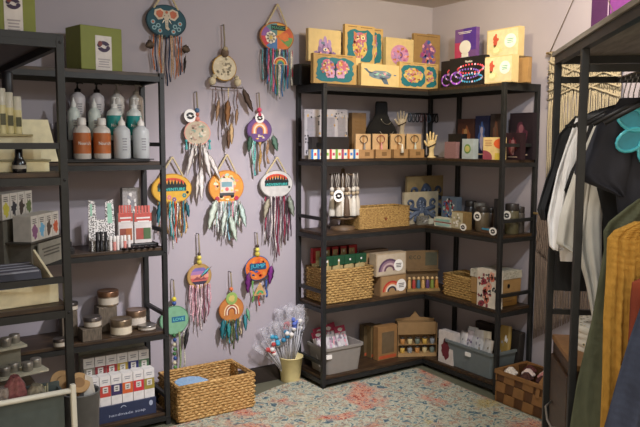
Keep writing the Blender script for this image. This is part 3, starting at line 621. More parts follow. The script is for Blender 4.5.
# shelf 4 ----------------------------------------------------------------
z = TOP[3]
c, w_, h = frame(326, 374.5, 270, 304, z, RA, -.288)
bw = .36; bx = c.x+w_/2-bw/2
woven_basket('straw_basket', 'deep straw basket full of red and green topped packets', (bx, -.16, z), 0, bw, .25, h, WEAVE2, .0095, seed=5)
RT_ = M('#a3222a', .4); GT_ = M('#1f4a30', .4); KP = M('#a89668', .5)
for i in range(9):
    row = i < 5; x = bx-bw*.36+(bw*.72)*((i if row else i-5)/(4 if row else 3)); y = -.10 if row else -.20
    hh = .292 if row else .25
    mb = MB(); mb.drape([(hh, -.035, .035), (hh*.8, -.04, .04), (hh*.4, -.042, .042), (.01, -.04, .04)], .028, KP, .002, 2, i)
    o = thing('snack_packet', '%s topped kraft packet, %s in its row in the deep basket' % ('red' if row else 'green', ['leftmost', 'second', 'third', 'fourth', 'fifth'][i if row else i-5]), 'packet', (x, y, z+.012), 0, 'packets in the deep basket')
    mb.build('pouch', o)
    mb = MB(); mb.box(-.042, .042, -.012 if row else -.014, .012, hh*(.74 if row else .84), hh+.018, RT_ if row else GT_); mb.box(-.006, .006, -.0135-(.002 if not row else 0), -.011, hh*.93, hh*.98, WHITE); mb.build('header_card', o, bevel=.002, label=('red' if row else 'green')+' header card')
def a_rain(c0='#8a6a78', lab=True, st=(.24, .3)):
    def f(mb, w_, h):
        mb.rect(-w_*.46, w_*.46, h*.05, h*.95, M('#bcae98') if c0 != 'red' else M('#a08058'), 0, .0006)
        cols = ['#584058', '#8d7080', '#c0a8a8', '#6a4a5a'] if c0 != 'red' else ['#b8342c', '#cf7a50', '#e0d2c0', '#2e2c3c']
        for k, cc in enumerate(cols): mb.arc(-w_*.06, h*.2, w_*(.36-.06*k), w_*(.30-.06*k), 0, 180, M(cc), -.0006, .0008, 12, .9)
    return f
o, w1, h1 = cbox('wooden_toy_box', 'kraft box with red rainbow standing behind the white rainbow box', 'box', 364, 388, 250, 298, z, RA, .06, M('#6f5844'), -.17, a_rain('red'), 'rainbow toy boxes')
o, w1, h1 = cbox('wooden_toy_box', 'kraft rainbow box with red arch, lower one of the front pair', 'box', 380.5, 406, 275, 298, z, RA, .07, M('#8a6c4a'), -.28, a_rain('red'), 'rainbow toy boxes')
sticker(o, w1*.30, h1*.45, .040, -.0015, True)
o, w1, h2 = cbox('wooden_toy_box', 'pale box with mauve rainbow, stacked on the red rainbow box', 'box', 376, 406, 253, 275, z+h1+.001, RA, .07, M('#a8967c'), -.283, a_rain('x'), 'rainbow toy boxes')
sticker(o, w1*.24, h2*.42, .038, -.0015, True)
# eco block display
c, w_, h = frame(407, 441, 252, 290, z, math.radians(-33), at(420, 292, z=z))
t = thing('toy_display_box', 'brown cardboard display of wooden figures marked eco in the shelf corner', 'display box', (c.x+.02, c.y+.03, z+.0005), math.radians(-25))
MB().box(-w_/2, w_/2, .03, .036, 0, h, M('#6d5638')).box(-w_/2, w_/2, -.02, .03, 0, .018, M('#8f7548')).box(-w_/2, w_/2, .0, .03, h*.5, h*.53, M('#6d5638')).text('eco', -w_*.22, h*.83, h*.10, M('#3e3a28'), .03, .001).rect(w_*.1, w_*.46, h*.62, h*.95, M('#4a4a3a'), .03).build('display_tray', t)
R = random.Random(8)
for k in range(7):
    x = -w_*.42+w_*.84*k/6; cc = ['#c8a060', '#a83a34', '#3f6a7c', '#c8a060', '#5c3f6c', '#7c8a3a', '#b87a3a'][k]
    f = thing('wooden_figure', 'small %s wooden figure in the eco display' % ['honey', 'red', 'teal', 'tan', 'purple', 'green', 'orange'][k], 'toy', (c.x+.02+x*math.cos(math.radians(-25)), c.y+.03+x*math.sin(math.radians(-25)), z+.019), math.radians(-25), 'wooden figures in the eco display')
    MB().lathe([(.011, 0), (.013, .01), (.010, .05), (.006, .056), (0, .057)], M(cc), n=12).build('figure_body', f); MB().ell((0, 0, .066), (.011, .011, .011), M('#c8a878'), 10, 8).build('figure_head', f)
# right wing shelf 4
c, w_, h = frame(441, 475, 273, 300, z, RB, -.28)
bk = woven_basket('wicker_basket', 'brown wicker basket with looped rim on the right wing', (-.17, c.y+.0, z), RB, w_, .2, h*.82, WEAVE2, .009, seed=6)
MB().tube([(w_*.3*math.cos(a), -.06, h*.82+.03*math.sin(a)) for a in [k*.314 for k in range(11)]], .004, WEAVE2).build('handle', bk)
for i in range(5):
    mb = MB(); mb.ell((0, 0, .03), (.028, .02, .03), M(['#5a3d28', '#7a5c3c', '#4a2f2a', '#6b5138', '#8a6f4a'][i], .8), 10, 8)
    tag(mb.build('herb_bundle', None, (-.17+.03*(i % 2), c.y-w_*.33+w_*.165*i, z+.03+.018*(i % 2))), 'brown cloth bundle in the wicker basket, %s from the left' % ['first', 'second', 'third', 'fourth', 'last'][4-i], 'bundle', 'bundles in the wicker basket')
FLOR = ramp_mat('floral_print', 45, [(0, '#7a2f3c'), (.18, '#b0544c'), (.24, '#2f3a3c'), (.32, '#e0d6c6'), (1, '#e6dccb')], .6, kind='v', bump=0)
def a_flowers(mb, w_, h):
    R = random.Random(12)
    for i in range(46):
        x, zz = R.uniform(-.44, .44)*w_, R.uniform(.03, .97)*h; c_ = M(R.choice(['#23292c', '#2c3a38', '#7a2f3c', '#a8443c', '#3a2f34']))
        mb.blob(x, zz, w_*.05*R.uniform(.6, 1.5), w_*.05*R.uniform(.6, 1.5), c_, -.0002*(i % 5), .0009, i, .45, 8)
    for i in range(9):
        x, zz = R.uniform(-.38, .38)*w_, (.08+.1*i)*h; mb.blob(x, zz, w_*.13, w_*.12, M(['#8c3440', '#c8705a', '#d89a84'][i % 3]), -.0014, .0009, i, .25, 10); mb.disc(x, zz, w_*.04, w_*.04, M('#3a1f24'), -.0024, .0006, 8)
cbox('floral_box', 'tall white storage box with red and black flowers by the shelf post', 'box', 477, 497.5, 270, 311, z, RB, .045, M('#d6ccbc', .6), -.296, a_flowers)
c, w_, h = frame(500.5, 523, 271, 309, z, RA, -.83)
t = thing('keepsake_box', 'kraft box with white marbled lid behind the end guard rail', 'box', (-.28, -.80, z+.0005), 0)
mbm = ramp_mat('marbled', 30, [(.3, '#8a8578'), (.5, '#b5b0a0'), (.7, '#c6c2b4')], .7, dist=2, bump=0)
MB().box(0, .22, -.10, .10, .068, .165, KRAFT).build('box_body', t, bevel=.002); MB().box(-.004, .224, -.104, .104, .165, .212, mbm).build('lid', t, bevel=.002)
MB().disc(.11, .125, .009, .012, BLACK, -.1, .004).build('clasp', t)
o = tag(MB().box(0, .2, -.09, .09, 0, .064, M('#8d6a34')).lines(.03, .17, .02, .05, 2, KRAFT2, -.09).build('kraft_carton', None, (-.28, -.80, z+.0005), 0, bevel=.002), 'flat kraft carton underneath the marbled lid box', 'box')

# shelf 5 ----------------------------------------------------------------
z = TOP[4]
def bin_(name, label, cx, cy, rot, w_, d_, h, col, tagx=None):
    t = thing(name, label, 'bin', (cx, cy, z+.0008), rot); m = M(col, .55, var=.04); mb = MB(); th = .004
    for (a, b) in ((1, 0), (0, 1)):
        pass
    def ringv(w0, d0, zz, cr=.025):
        pts = []
        for (sx, sy, a0) in ((1, -1, -90), (1, 1, 0), (-1, 1, 90), (-1, -1, 180)):
            for k in range(5):
                a = math.radians(a0+22.5*k); pts.append((sx*(w0/2-cr)+cr*math.cos(a), sy*(d0/2-cr)+cr*math.sin(a), zz))
        return pts
    rings = [ringv(w_*.86, d_*.86, 0), ringv(w_*.98, d_*.98, h*.9), ringv(w_+.012, d_+.012, h*.9), ringv(w_+.012, d_+.012, h), ringv(w_*.95, d_*.95, h), ringv(w_*.83, d_*.83, .008)]
    vs = [p for r in rings for p in r]; n = 20; fs = [tuple(range(n))[::-1], tuple(range(5*n, 6*n))]
    for i in range(5): fs += [(i*n+k, i*n+(k+1) % n, (i+1)*n+(k+1) % n, (i+1)*n+k) for k in range(n)]
    mb.add(vs, fs, m); mb.build('bin_body', t, bevel=.001)
    if tagx is not None: MB().box(tagx-.02, tagx+.02, -d_/2-.004, -d_/2*.93, h*.62, h*.76, STICK).build('label_slot', t, label='white label')
    return t
bin_('plastic_bin', 'grey plastic bin of pink packets on the bottom shelf left', -.935, -.187, 0, .285, .215, .17, '#8a857e', -.12)
R = random.Random(3)
for i in range(7):
    x = -.935-.085+.17*(i/6); lean = .35
    o = thing('toy_packet', 'pink and white flat packet in the grey bin, number %s from the left' % ['one', 'two', 'three', 'four', 'five', 'six', 'seven'][i], 'packet', (x, -.20+.012*(i % 3), z+.035), math.radians(10+8*(i % 3)), 'pink packets in the left bin')
    hh = .215+.02*(i % 2)+.012*(i > 2)
    mb = MB(); mb.box(-.045, .045, 0, .006, 0, hh, M('#d6cfd0', .25)); mosaic(mb, 0, hh*.55, .038, hh*.3, [WHITE, M('#8a7a88'), PNK2, GRY, M('#c9a0b4')], i, 22, 0); a = mb.build('card', o, bevel=.002); a.rotation_euler.x = -lean
    mb = MB(); mb.box(-.046, .046, -.002, .007, hh*.82, hh, M('#b0405c', .4)).blob(0, hh*.9, .02, hh*.05, WHITE, -.002); a = mb.build('header', o, bevel=.001, label='raspberry header strip'); a.rotation_euler.x = -lean
# window gift bags
for i, (x0, x1, yt, of, col) in enumerate(((364, 375, 325, -.10, '#5a4a30'), (371, 384, 326, -.15, '#6f5a38'), (378, 397, 326, -.22, '#8f6a40'))):
    o, w1, h1 = cbox('window_gift_box', ['dark kraft gift box furthest back beside the grey bin', 'kraft gift box in the middle of three', 'orange brown kraft box with clear window in front of its pair'][i], 'box', x0, x1, yt, 362, z, RA, .05, M(col), of, lambda mb, w_, h: (mb.rect(-w_*.3, w_*.34, h*.18, h*.82, M('#6a5a44', .2)), mb.rect(-w_*.45, w_*.45, h*.03, h*.12, M('#b5512f'))), 'window gift boxes', tilt=0)
# kraft display house with tins
c, w_, h = frame(400, 440, 322, 357, z, math.radians(-33), at(420, 357, z=z))
hx, hy = c.x+.01, c.y+.05; hr = math.radians(-28)
t = thing('tin_display', 'cardboard peaked display of small tins in the bottom shelf corner', 'display box', (hx, hy, z+.0006), hr)
kd = M('#8d6f48')
MB().poly([(-w_/2, 0), (w_/2, 0), (w_/2, h), (w_*.12, h+.01), (0, h*1.22), (-w_*.12, h+.01), (-w_/2, h)], kd, .05, .004).box(-w_/2, w_/2, -.04, .046, 0, .02, M('#a5855a')).box(-w_/2, -w_/2+.004, -.04, .046, 0, h*.95, kd).box(w_/2-.004, w_/2, -.04, .046, 0, h*.95, kd).box(-w_/2, w_/2, -.01, .046, h*.60, h*.95, kd).box(-w_/2, w_/2, -.03, .046, h*.32, h*.34, kd).build('display_tray', t)
n_ = 0
for r_, zz in enumerate((.021, h*.345)):
    for k in range(5):
        x = -w_*.38+w_*.76*k/4; cc = ['#c8a450', '#8a8f94', '#b8824a', '#c9b788', '#6d7a70'][(k+r_*2) % 5]
        o = thing('small_tin', '%s label tin on the %s row of the cardboard display' % (['gold', 'grey', 'copper', 'cream', 'sage'][(k+r_*2) % 5], ['lower', 'upper'][r_]), 'tin', (hx+x*math.cos(hr)+.012*math.sin(hr)*0, hy+x*math.sin(hr)-.012, z+zz), hr, 'tins in the cardboard display')
        MB().cyl(.016, 0, .035, M(cc, .4), n=14).build('tin_body', o); MB().cyl(.0165, .035, .044, M('#3f3830', .4), n=14).build('lid', o)
cbox('figurine_box', 'white box with dark red picture beside the long grey bin', 'box', 438.5, 453, 332, 361, z, RB, .06, M('#cfc6c0'), -.285, lambda mb, w_, h: (mb.blob(0, h*.45, w_*.27, h*.3, M('#6a2630'), seed=3, rag=.2), mb.disc(0, h*.72, w_*.14, h*.08, M('#4a2024'), -.0004)))
bin_('plastic_bin', 'long slate grey plastic bin of wrapped items on the right wing', -.167, -.70, RB, .41, .25, .165, '#6f787a', .0)
R = random.Random(5)
labs = ['white', 'pale lilac', 'silver', 'cream', 'grey blue', 'ivory', 'tan', 'kraft', 'ochre', 'snow white', 'pearl', 'light grey', 'chalk white']
for i in range(13):
    y = -.555-.29*(i/8) if i < 9 else -.56-.07*(i-9); lc = ['#d8d4d2', '#c9c2d4', '#b9bcc0', '#d9d0bc', '#a8b4c4', '#d4cfc0', '#b39a68', '#a88a54', '#9a8044', '#e0dcda', '#d8d0d8', '#c9c9cc', '#dedad4'][i]
    o = thing('wrapped_item', '%s wrapped item leaning in the long slate bin' % labs[i], 'packet', ((-.17-.02*(i % 3)+(.05 if i > 5 else 0)) if i < 9 else -.225, y, z+.035), RB+math.radians(-12+12*(i % 3)), 'wrapped items in the long bin')
    hh = .18+.02*(i % 3)+(.05 if 5 < i < 9 else 0); mb = MB(); mb.drape([(hh, -.04, .035), (hh*.7, -.05, .045), (hh*.3, -.05, .05), (0, -.04, .04)], .03, M(lc, .25), .003, 3, i, 10, 10)
    a = mb.build('wrapper', o); a.rotation_euler.x = -.25
    mb = MB(); mosaic(mb, 0, hh*.55, .03, hh*.25, [M('#7a6a8a'), WHITE, M('#8a7a58'), GRY], i+9, 8, -.017); a = mb.build('print', o); a.rotation_euler.x = -.25
tag(MB().taper(.34, .05, .38, .05, 0, .27, M('#26211f', .6)).build('dark_case', None, (-.062, -.745, z+.0008), RB, bevel=.01), 'dark upright case against the wall behind the long slate bin', 'case')

# ================================================================ yellow bucket with wrapped bouquets
c = at(290.5, 380, z=0); bx, by = c.x, c.y
t = thing('metal_bucket', 'small cream yellow bucket on the floor holding wrapped bouquets', 'bucket', (bx, by, .001))
YB = M('#e4d397', .5, var=.04)
MB().lathe([(.058, 0), (.060, .004), (.076, .148), (.080, .150), (.080, .156), (.074, .156), (.058, .008), (0, .008)], YB, n=28).build('bucket_body', t)
MB().tube([(.081*math.cos(a), .0, .150+.05*math.sin(a)) if False else (.079*math.cos(a), .03*math.sin(a), .15+.055*math.sin(a)) for a in [math.pi*k/12 for k in range(13)]], .0018, M('#3a3a3a', .4, .6)).build('handle', t)
CEL = M('#d9d9de', .12, alpha=.30, var=.02); CEL2 = M('#d5d3da', .12, alpha=.34, var=.2, scale=60)
wr = [(-.19, .00, .22, '#b23f3f'), (-.13, .02, .27, '#3f9fc0'), (-.07, -.02, .29, '#2f7fa8'), (-.02, .02, .33, '#b8323c'), (.02, -.01, .35, '#5a6fc0'), (.035, .02, .33, '#8f8a90'), (.05, .02, .28, '#6a6a70')]
cn = ['red', 'light blue', 'teal', 'crimson', 'violet', 'silver', 'grey']
for i, (dx, dy, hh, cc) in enumerate(wr):
    o = thing('wrapped_bouquet', 'cellophane wrapped %s bouquet in the yellow bucket' % cn[i], 'bouquet', (bx, by, .012), 0, 'wrapped bouquets')
    B0 = Vector((dx*.12, dy*.2, .0)); T0 = Vector((dx*1.05, min(dy, .02)-.01, hh+.10-abs(dx)*.25)); ax = (T0-B0)
    pts = [B0+ax*f for f in (0, .4, .6, .75, .9, 1.0)]
    R = random.Random(i+40); sd = ax.cross(Vector((0, 1, 0))).normalized(); vs = []; NN = 16
    for f, rr in ((0, .006), (.3, .010), (.5, .016), (.7, .034), (.85, .052), (1.0, .066), (1.06, .060)):
        for q in range(NN):
            an = 6.2832*q/NN; r2 = rr*(1+(.28 if q % 2 else -.16)*f+R.uniform(-.08, .08)*f); p = B0+ax*(f+R.uniform(-.03, .03)*f)+sd*(r2*math.cos(an))+Vector((0, r2*.55*math.sin(an), 0)); vs.append(tuple(p))
    fs = [(b*NN+q, b*NN+(q+1) % NN, (b+1)*NN+(q+1) % NN, (b+1)*NN+q) for b in range(6) for q in range(NN)]
    MB().add(vs, fs, CEL2, False).build('wrapper', o)
    mb = MB(); mb.tube([B0, B0+ax*.75], .003, M('#c9c4b8')); mb.build('stem', o)
    mb = MB(); R = random.Random(i)
    for k in range(9): q = B0+ax*(.74+.03*R.random()*4); mb.ell((q.x+R.uniform(-.03, .03), q.y+R.uniform(-.03, .0)-.02, q.z+R.uniform(-.02, .025)), (.016, .014, .014), M(cc, .6) if k % 4 else WHITE, 8, 6)
    mb.build('flower', o)
    mb = MB()
    for k in range(5):
        q0 = B0+ax*.2; q1 = B0+ax*(.8+.04*k)+Vector((R.uniform(-.035, .035), -.045, R.uniform(-.02, .03))); mb.tube([q0, (q0+q1)/2+Vector((0, -.012, 0)), q1], [.0012, .0028, .001], M('#c9c9cf', .15), 5)
    mb.build('ribbon', o)
# chip-wood basket with roses, right
c = at(507.5, 394, z=0)
P0 = Vector((-.255, -1.215, .001)); t = thing('splint_basket', 'brown wood splint basket of cloth flowers on the floor by the rack', 'basket', P0, RB)
w_, d_, h = .40, .26, .185; mb = MB(); mA, mB_, mC = M('#8a6238', .6), M('#5a3a20', .6), M('#b08a54', .6)
for (L, rot, off) in ((w_, 0, -d_/2), (w_, math.pi, -d_/2), (d_, math.pi/2, -w_/2), (d_, -math.pi/2, -w_/2)):
    mb.X = Matrix.Rotation(rot, 4, 'Z'); n = int(round(L/.062)); cw = L/n
    for r_ in range(3):
        for k in range(n):
            x0 = -L/2+k*cw; z0 = h*r_/3; z1 = h*(r_+1)/3; sk = cw*.35
            yb = off+(.0 if (k+r_) % 2 else .006); mm = mA if (k+r_) % 2 else mB_
            mb.poly([(max(-L/2, x0-sk*.3), z0+.002), (x0+cw, z0+.002), (min(L/2, x0+cw+sk*.3), z1-.002), (x0+.003, z1-.002)], mm, yb+.006, .006)
mb.X = Matrix(); mb.build('woven_body', t)
MB().box(-w_/2-.004, w_/2+.004, -d_/2-.007, -d_/2+.003, h-.018, h+.006, mA).box(-w_/2-.004, w_/2+.004, d_/2-.003, d_/2+.007, h-.018, h+.006, mA).box(-w_/2-.007, -w_/2+.003, -d_/2, d_/2, h-.018, h+.006, mA).box(w_/2-.003, w_/2+.007, -d_/2, d_/2, h-.018, h+.006, mA).build('rim', t, bevel=.002)
mb = MB(); A_ = [math.pi*k/14 for k in range(15)]
for k in range(14):
    (ya, za), (yb, zb) = [((d_/2+.008)*math.cos(a), h*.6+.12*math.sin(a)) for a in (A_[k], A_[k+1])]
    mb.add([(.09, ya, za), (.115, ya, za), (.115, yb, zb), (.09, yb, zb), (.09, ya, za+.005), (.115, ya, za+.005), (.115, yb, zb+.005), (.09, yb, zb+.005)], [(3, 2, 1, 0), (4, 5, 6, 7), (0, 1, 5, 4), (2, 3, 7, 6), (0, 4, 7, 3), (1, 2, 6, 5)], mA)
mb.build('handle', t); MB().box(-w_/2+.008, w_/2-.008, -d_/2+.008, d_/2-.008, 0, .006, mB_).build('base', t)
R = random.Random(7)
for i in range(9):
    cc = ['#e8ddd0', '#c98a84', '#5a2a28', '#4a2422', '#ecd8d0', '#6a302c', '#4a2a24', '#b86a6a', '#e6d6c4'][i]; nm = ['ivory', 'dusty pink', 'maroon', 'dark brown', 'blush white', 'rust', 'cocoa', 'rose pink', 'cream'][i]
    lx, ly = -.15+.30*((i*5) % 9)/8, -.06+.06*(i % 3)
    o = thing('cloth_flower', '%s cloth flower in the splint basket' % nm, 'flower', (P0.x+ly, P0.y-lx, h-.035+.012*(i % 2)), 0, 'cloth flowers in the splint basket')
    mb = MB(); m = M(cc, .8)
    for ring, (rr, n) in enumerate(((.026, 7), (.016, 5), (.006, 3))):
        for k in range(n): a = 2*math.pi*k/n+ring; mb.ell((rr*math.cos(a), rr*math.sin(a), .02+.010*ring), (.015, .015, .013), m, 8, 6)
    mb.build('petals', o); MB().tube([(0, 0, -.09), (0, 0, .01)], .003, M('#4a5a34')).build('stem', o)

# ================================================================ dreamcatchers on the back wall
ROPE = M('#c4b48e', .9); TWINE = M('#8d8168', .9)
def wv(px, py, off=-.02):
    p = at(px, py, y=off); return p
def ribbon(mb, x, z0, z1, w_, m, seed, y=-.012, beads=None):
    R = random.Random(seed); pts = []; n = 9; ph = R.uniform(0, 6); am = R.uniform(.002, .006)
    for k in range(n+1): f = k/n; pts.append((x+am*math.sin(ph+f*7)+R.uniform(-.001, .001), y+.004*math.sin(ph+f*9), z0+(z1-z0)*f))
    vs = []
    for k, p in enumerate(pts):
        a = .9*math.sin(ph+k*1.1); ex, ey = math.cos(a)*w_/2, math.sin(a)*w_/2
        for s in (-1, 1): vs += [(p[0]+s*ex-ey*.2, p[1]+s*ey+ex*.2, p[2]), (p[0]+s*ex+ey*.2, p[1]+s*ey-ex*.2, p[2])]
    fs = []
    for k in range(n):
        b = k*4; c_ = b+4
        fs += [(b, b+2, c_+2, c_), (b+2, b+3, c_+3, c_+2), (b+3, b+1, c_+1, c_+3), (b+1, b, c_, c_+1)]
    fs += [(0, 1, 3, 2), (n*4, n*4+2, n*4+3, n*4+1)]; mb.add(vs, fs, m, True)
def feather(mb, x, z0, L, w_, m, tilt=0, y=-.02, m2=None):
    mb.X = Matrix.Translation((x, y, z0)) @ Matrix.Rotation(tilt, 4, 'Y')
    n = 10; L_, R_ = [], []
    for k in range(n+1):
        f = k/n; ww = w_*math.sin(math.pi*min(1, f**.75*.97))**.8/2+.0005; jit = .85+.3*((k*7) % 3)/3
        L_.append((-ww*jit, -.003*math.sin(f*3), -L*f)); R_.append((ww*(1.7-jit), -.003*math.sin(f*3), -L*f))
    vs = []
    for a, b in zip(L_, R_): mid = ((a[0]+b[0])/2, a[1]-.005, a[2]); vs += [a, mid, b, (mid[0], mid[1]+.003, mid[2])]
    fs = []
    for k in range(n): b = k*4; fs += [(b+j, b+(j+1) % 4, b+4+(j+1) % 4, b+4+j) for j in range(4)]
    mb.add(vs, fs, m, True); mb.tube([(0, -.005, .012), (0, -.006, -L*.5), (0, -.005, -L)], [.0016, .0012, .0005], m2 or WHITE, 5)
    mb.X = Matrix()
def dreamcatcher(label, cx, cy, rx, ry, base, rim, art=None, peak=None, single=None, strands=(), feathers=(), hoop=False, extra=None, off=-.03, beadc=None):
    P = wv(cx, cy, off); E = wv(cx+rx, cy, off); T = wv(cx, cy-ry, off)
    RX, RZ = (E-P).x, (T-P).z; k = RX/rx; kz = RZ/ry    # metres per pixel here
    t = thing('dreamcatcher', label, 'dreamcatcher', (P.x, off, P.z), 0, 'dreamcatchers hung on the wall')
    mb = MB(); mb.disc(0, 0, RX*.97, RZ*.97, M(base, .7) if isinstance(base, str) else base, 0, .008, 36)
    if art: art(mb, RX, RZ)
    mb.build('disc', t, bevel=0)
    MB().tube([(RX*math.cos(a), -.004, RZ*math.sin(a)) for a in [2*math.pi*q/36 for q in range(36)]], .0048 if hoop else .0032, M(rim, .6), 6, True).build('hoop', t)
    mb = MB()
    if peak is not None:
        pz = (cy-peak)*kz; px = RX*.06
        for s in (-1, 1):
            pts = [(s*RX*.62+(px-s*RX*.62)*f, -.004+.016*f*0, RZ*.75+(pz-RZ*.75)*f) for f in [q/14 for q in range(15)]]
            mb.tube(pts, [.0068 if q % 2 else .0045 for q in range(15)], ROPE, 6)
    if single is not None:
        pz = (cy-single)*kz
        mb.tube([(0, -.002, RZ), (.002, -.004, (RZ+pz)/2), (0, .0, pz)], .0035, TWINE, 6)
        mb.tube([(.004, -.002, RZ), (.0055, -.004, (RZ+pz)/2), (.002, 0, pz)], .0025, TWINE, 6)
    mb.build('hanging_cord', t)
    MB().tube([(0 if single is not None else RX*.06, -off, pz), (0 if single is not None else RX*.06, -.006, pz)], .0025, M('#8a8a88', .3, .8)).build('nail', t)
    if beadc:
        mb = MB()
        for q, (bz, br, bc) in enumerate(beadc): mb.ell((0, -.006, RZ+bz*kz), (br*kz, br*kz, br*kz), M(bc, .5), 12, 8)
        mb.build('bead', t)
    for i, (dx, y0, y1, wpx, cc) in enumerate(strands):
        mb = MB(); ribbon(mb, dx*k, -y0*kz, -y1*kz, wpx*k, M(cc, .8, var=.5, scale=140), i*7+int(cx), -.008-.004*(i % 3)); mb.build('ribbon', t)
    for i, (dx, y0, L, wpx, cc, tl) in enumerate(feathers):
        mb = MB(); feather(mb, dx*k, -y0*kz, L*kz, wpx*k*.8, M(cc, .85, var=.12, scale=60), tl, -.024, M('#6d6256')); mb.build('feather', t)
    if extra: extra(t, k, kz, RX, RZ)
    return t
def S(n, x0, x1, y0, ylo, yhi, cols, seed, wpx=1.6):
    n = int(n*1.6); wpx *= .68
    R = random.Random(seed); out = []
    for i in range(n):
        x = x0+(x1-x0)*i/(n-1); e = 1-abs(2*i/(n-1)-1)*.25; out.append((x+R.uniform(-.6, .6), y0, R.uniform(ylo, yhi)*e, wpx*R.uniform(.7, 1.25), R.choice(cols)))
    return out
def a_adv(bg, flowers=True):
    def f(mb, X, Z):
        y = -.008; pts = [(-X*.78, Z*.12)]
        mb.arc(0, Z*.22, X*.5, X*.72, 15, 165, M('#c84a32'), y, .001, 10, .62*Z/X*1.2); mb.arc(0, Z*.22, X*.34, X*.5, 15, 165, M('#e0903c'), y, .001, 10, .62*Z/X*1.2)
        for k in range(9): x = -X*.64+X*1.28*k/8; hh = Z*(.2+.28*math.sin(math.pi*(k+1)/10)+.06*(k % 2)); mb.poly([(x-X*.11, Z*.16), (x+X*.11, Z*.16), (x, Z*.16+hh)], M('#1c2322'), y-.001, .001)
        mb.rect(-X*.72, X*.72, Z*.10, Z*.20, M('#1c2322'), y-.0012, .001); mb.rect(-X*.72, X*.72, -Z*.14, Z*.10, M('#1f4a4a'), y-.0004, .001); mb.text('ADVENTURE', 0, -Z*.02, Z*.19, M('#4fd0c4'), y-.0014, .001, X*1.3)
        if flowers:
            for q, (x, zz, c_) in enumerate(((-.15, -.55, '#d87a8c'), (.1, -.7, '#7a5a9c'), (.62, -.45, '#3d8a8c'), (-.5, -.42, '#e8e0d0'))):
                for a in range(6): mb.disc(X*(x+.07*math.cos(a*1.05)), Z*(zz+.1*math.sin(a*1.05)), X*.045, X*.045, M(c_), y, .001, 8)
                mb.disc(X*x, Z*zz, X*.035, X*.035, YEL, y-.001, .001, 8)
        mb.disc(X*.78, -Z*.25, X*.07, X*.07, BLACK, y, .001, 10)
    return f
def a_eleph(mb, X, Z):
    y = -.008; m1 = M('#c9b9a0'); m2 = M('#b8603c'); m3 = M('#8a8f8c')
    for s in (-1, 1):
        mb.poly([(s*X*.08, Z*.62), (s*X*.3, Z*.78), (s*X*.58, Z*.66), (s*X*.62, Z*.36), (s*X*.42, Z*.06), (s*X*.2, Z*.12), (s*X*.08, Z*.3)], m1, y)
        mb.poly([(s*X*.16, Z*.56), (s*X*.32, Z*.68), (s*X*.5, Z*.58), (s*X*.52, Z*.38), (s*X*.38, Z*.18), (s*X*.22, Z*.24)], m2, y-.0013)
        for q, (x, zz) in enumerate(((.42, -.30), (.68, -.10), (.62, -.45), (.34, -.62))):
            mb.disc(s*X*x, Z*zz, X*.11, Z*.14, M('#8ab0b4'), y); mb.disc(s*X*x, Z*zz, X*.06, Z*.075, M('#b8664a') if q % 2 else M('#2a4c58'), y-.0014)
    mb.poly([(-X*.15, Z*.66), (X*.15, Z*.66), (X*.17, Z*.3), (X*.08, Z*.05), (X*.07, -Z*.35), (X*.15, -Z*.48), (X*.08, -Z*.58), (-X*.06, -Z*.46), (-X*.08, Z*.05), (-X*.17, Z*.3)], m1, y-.0016)
    for s in (-1, 1): mb.disc(s*X*.1, Z*.34, X*.022, Z*.03, BLACK, y-.003); mb.poly([(s*X*.09, Z*.08), (s*X*.16, Z*.06), (s*X*.24, -Z*.16), (s*X*.16, -Z*.06)], M('#efe6d4'), y-.003)
    for q in range(5): mb.disc(0, Z*(.05-.1*q), X*.045, Z*.022, m3, y-.003)
    mb.disc(0, Z*.55, X*.07, Z*.09, M('#b8603c'), y-.003)
def a_flower3(mb, X, Z):
    y = -.008
    for i, c_ in enumerate(('#c85a3a', '#d8a13c', '#5a8a8a', '#8a5a9c', '#c83f4c', '#4a7ab0', '#d8763c', '#6a9c5a')): mb.arc(0, 0, X*.1, X*.93, i*45, i*45+45, M(c_), y, .0006, 4, Z/X)
    for a in range(8): mb.disc(-X*.38+X*.2*math.cos(a*.785), -Z*.08+X*.2*math.sin(a*.785), X*.12, X*.12, M('#efe6d0'), y-.0008, .001, 10)
    mb.disc(-X*.38, -Z*.08, X*.1, X*.1, YEL, y-.002); mb.blob(X*.42, Z*.05, X*.3, Z*.3, M('#d8763c'), y-.0008, .001, 3, .25); mb.rect(-X*.35, X*.5, Z*.45, Z*.8, M('#2a2a2c'), y-.0008); mb.text('MAGIC', X*.07, Z*.62, Z*.2, M('#3fa07c'), y-.002, .001, X*.75)
def a_dot(bgs, seed, cx=0, cz=0):
    def f(mb, X, Z): mosaic(mb, 0, 0, X*.72, Z*.72, [M(c_) for c_ in bgs], seed, 46, -.008)
    return f
def a_rb(bow, r0=.62, z0=-.1, bg=None):
    def f(mb, X, Z):
        for i, c_ in enumerate(bow): r = r0-.1*i; mb.arc(0, Z*z0, X*r, X*(r-.095), 0, 180, M(c_), -.008-.0002*i, .0012, 12); [mb.rect(s*X*(r-.0475)-X*.047, s*X*(r-.0475)+X*.047, Z*(z0-.25), Z*z0, M(c_), -.008) for s in (-1, 1)]
        if bg: mosaic(mb, 0, -Z*.6, X*.4, Z*.2, [M(c_) for c_ in bg], 5, 12, -.0095)
    return f
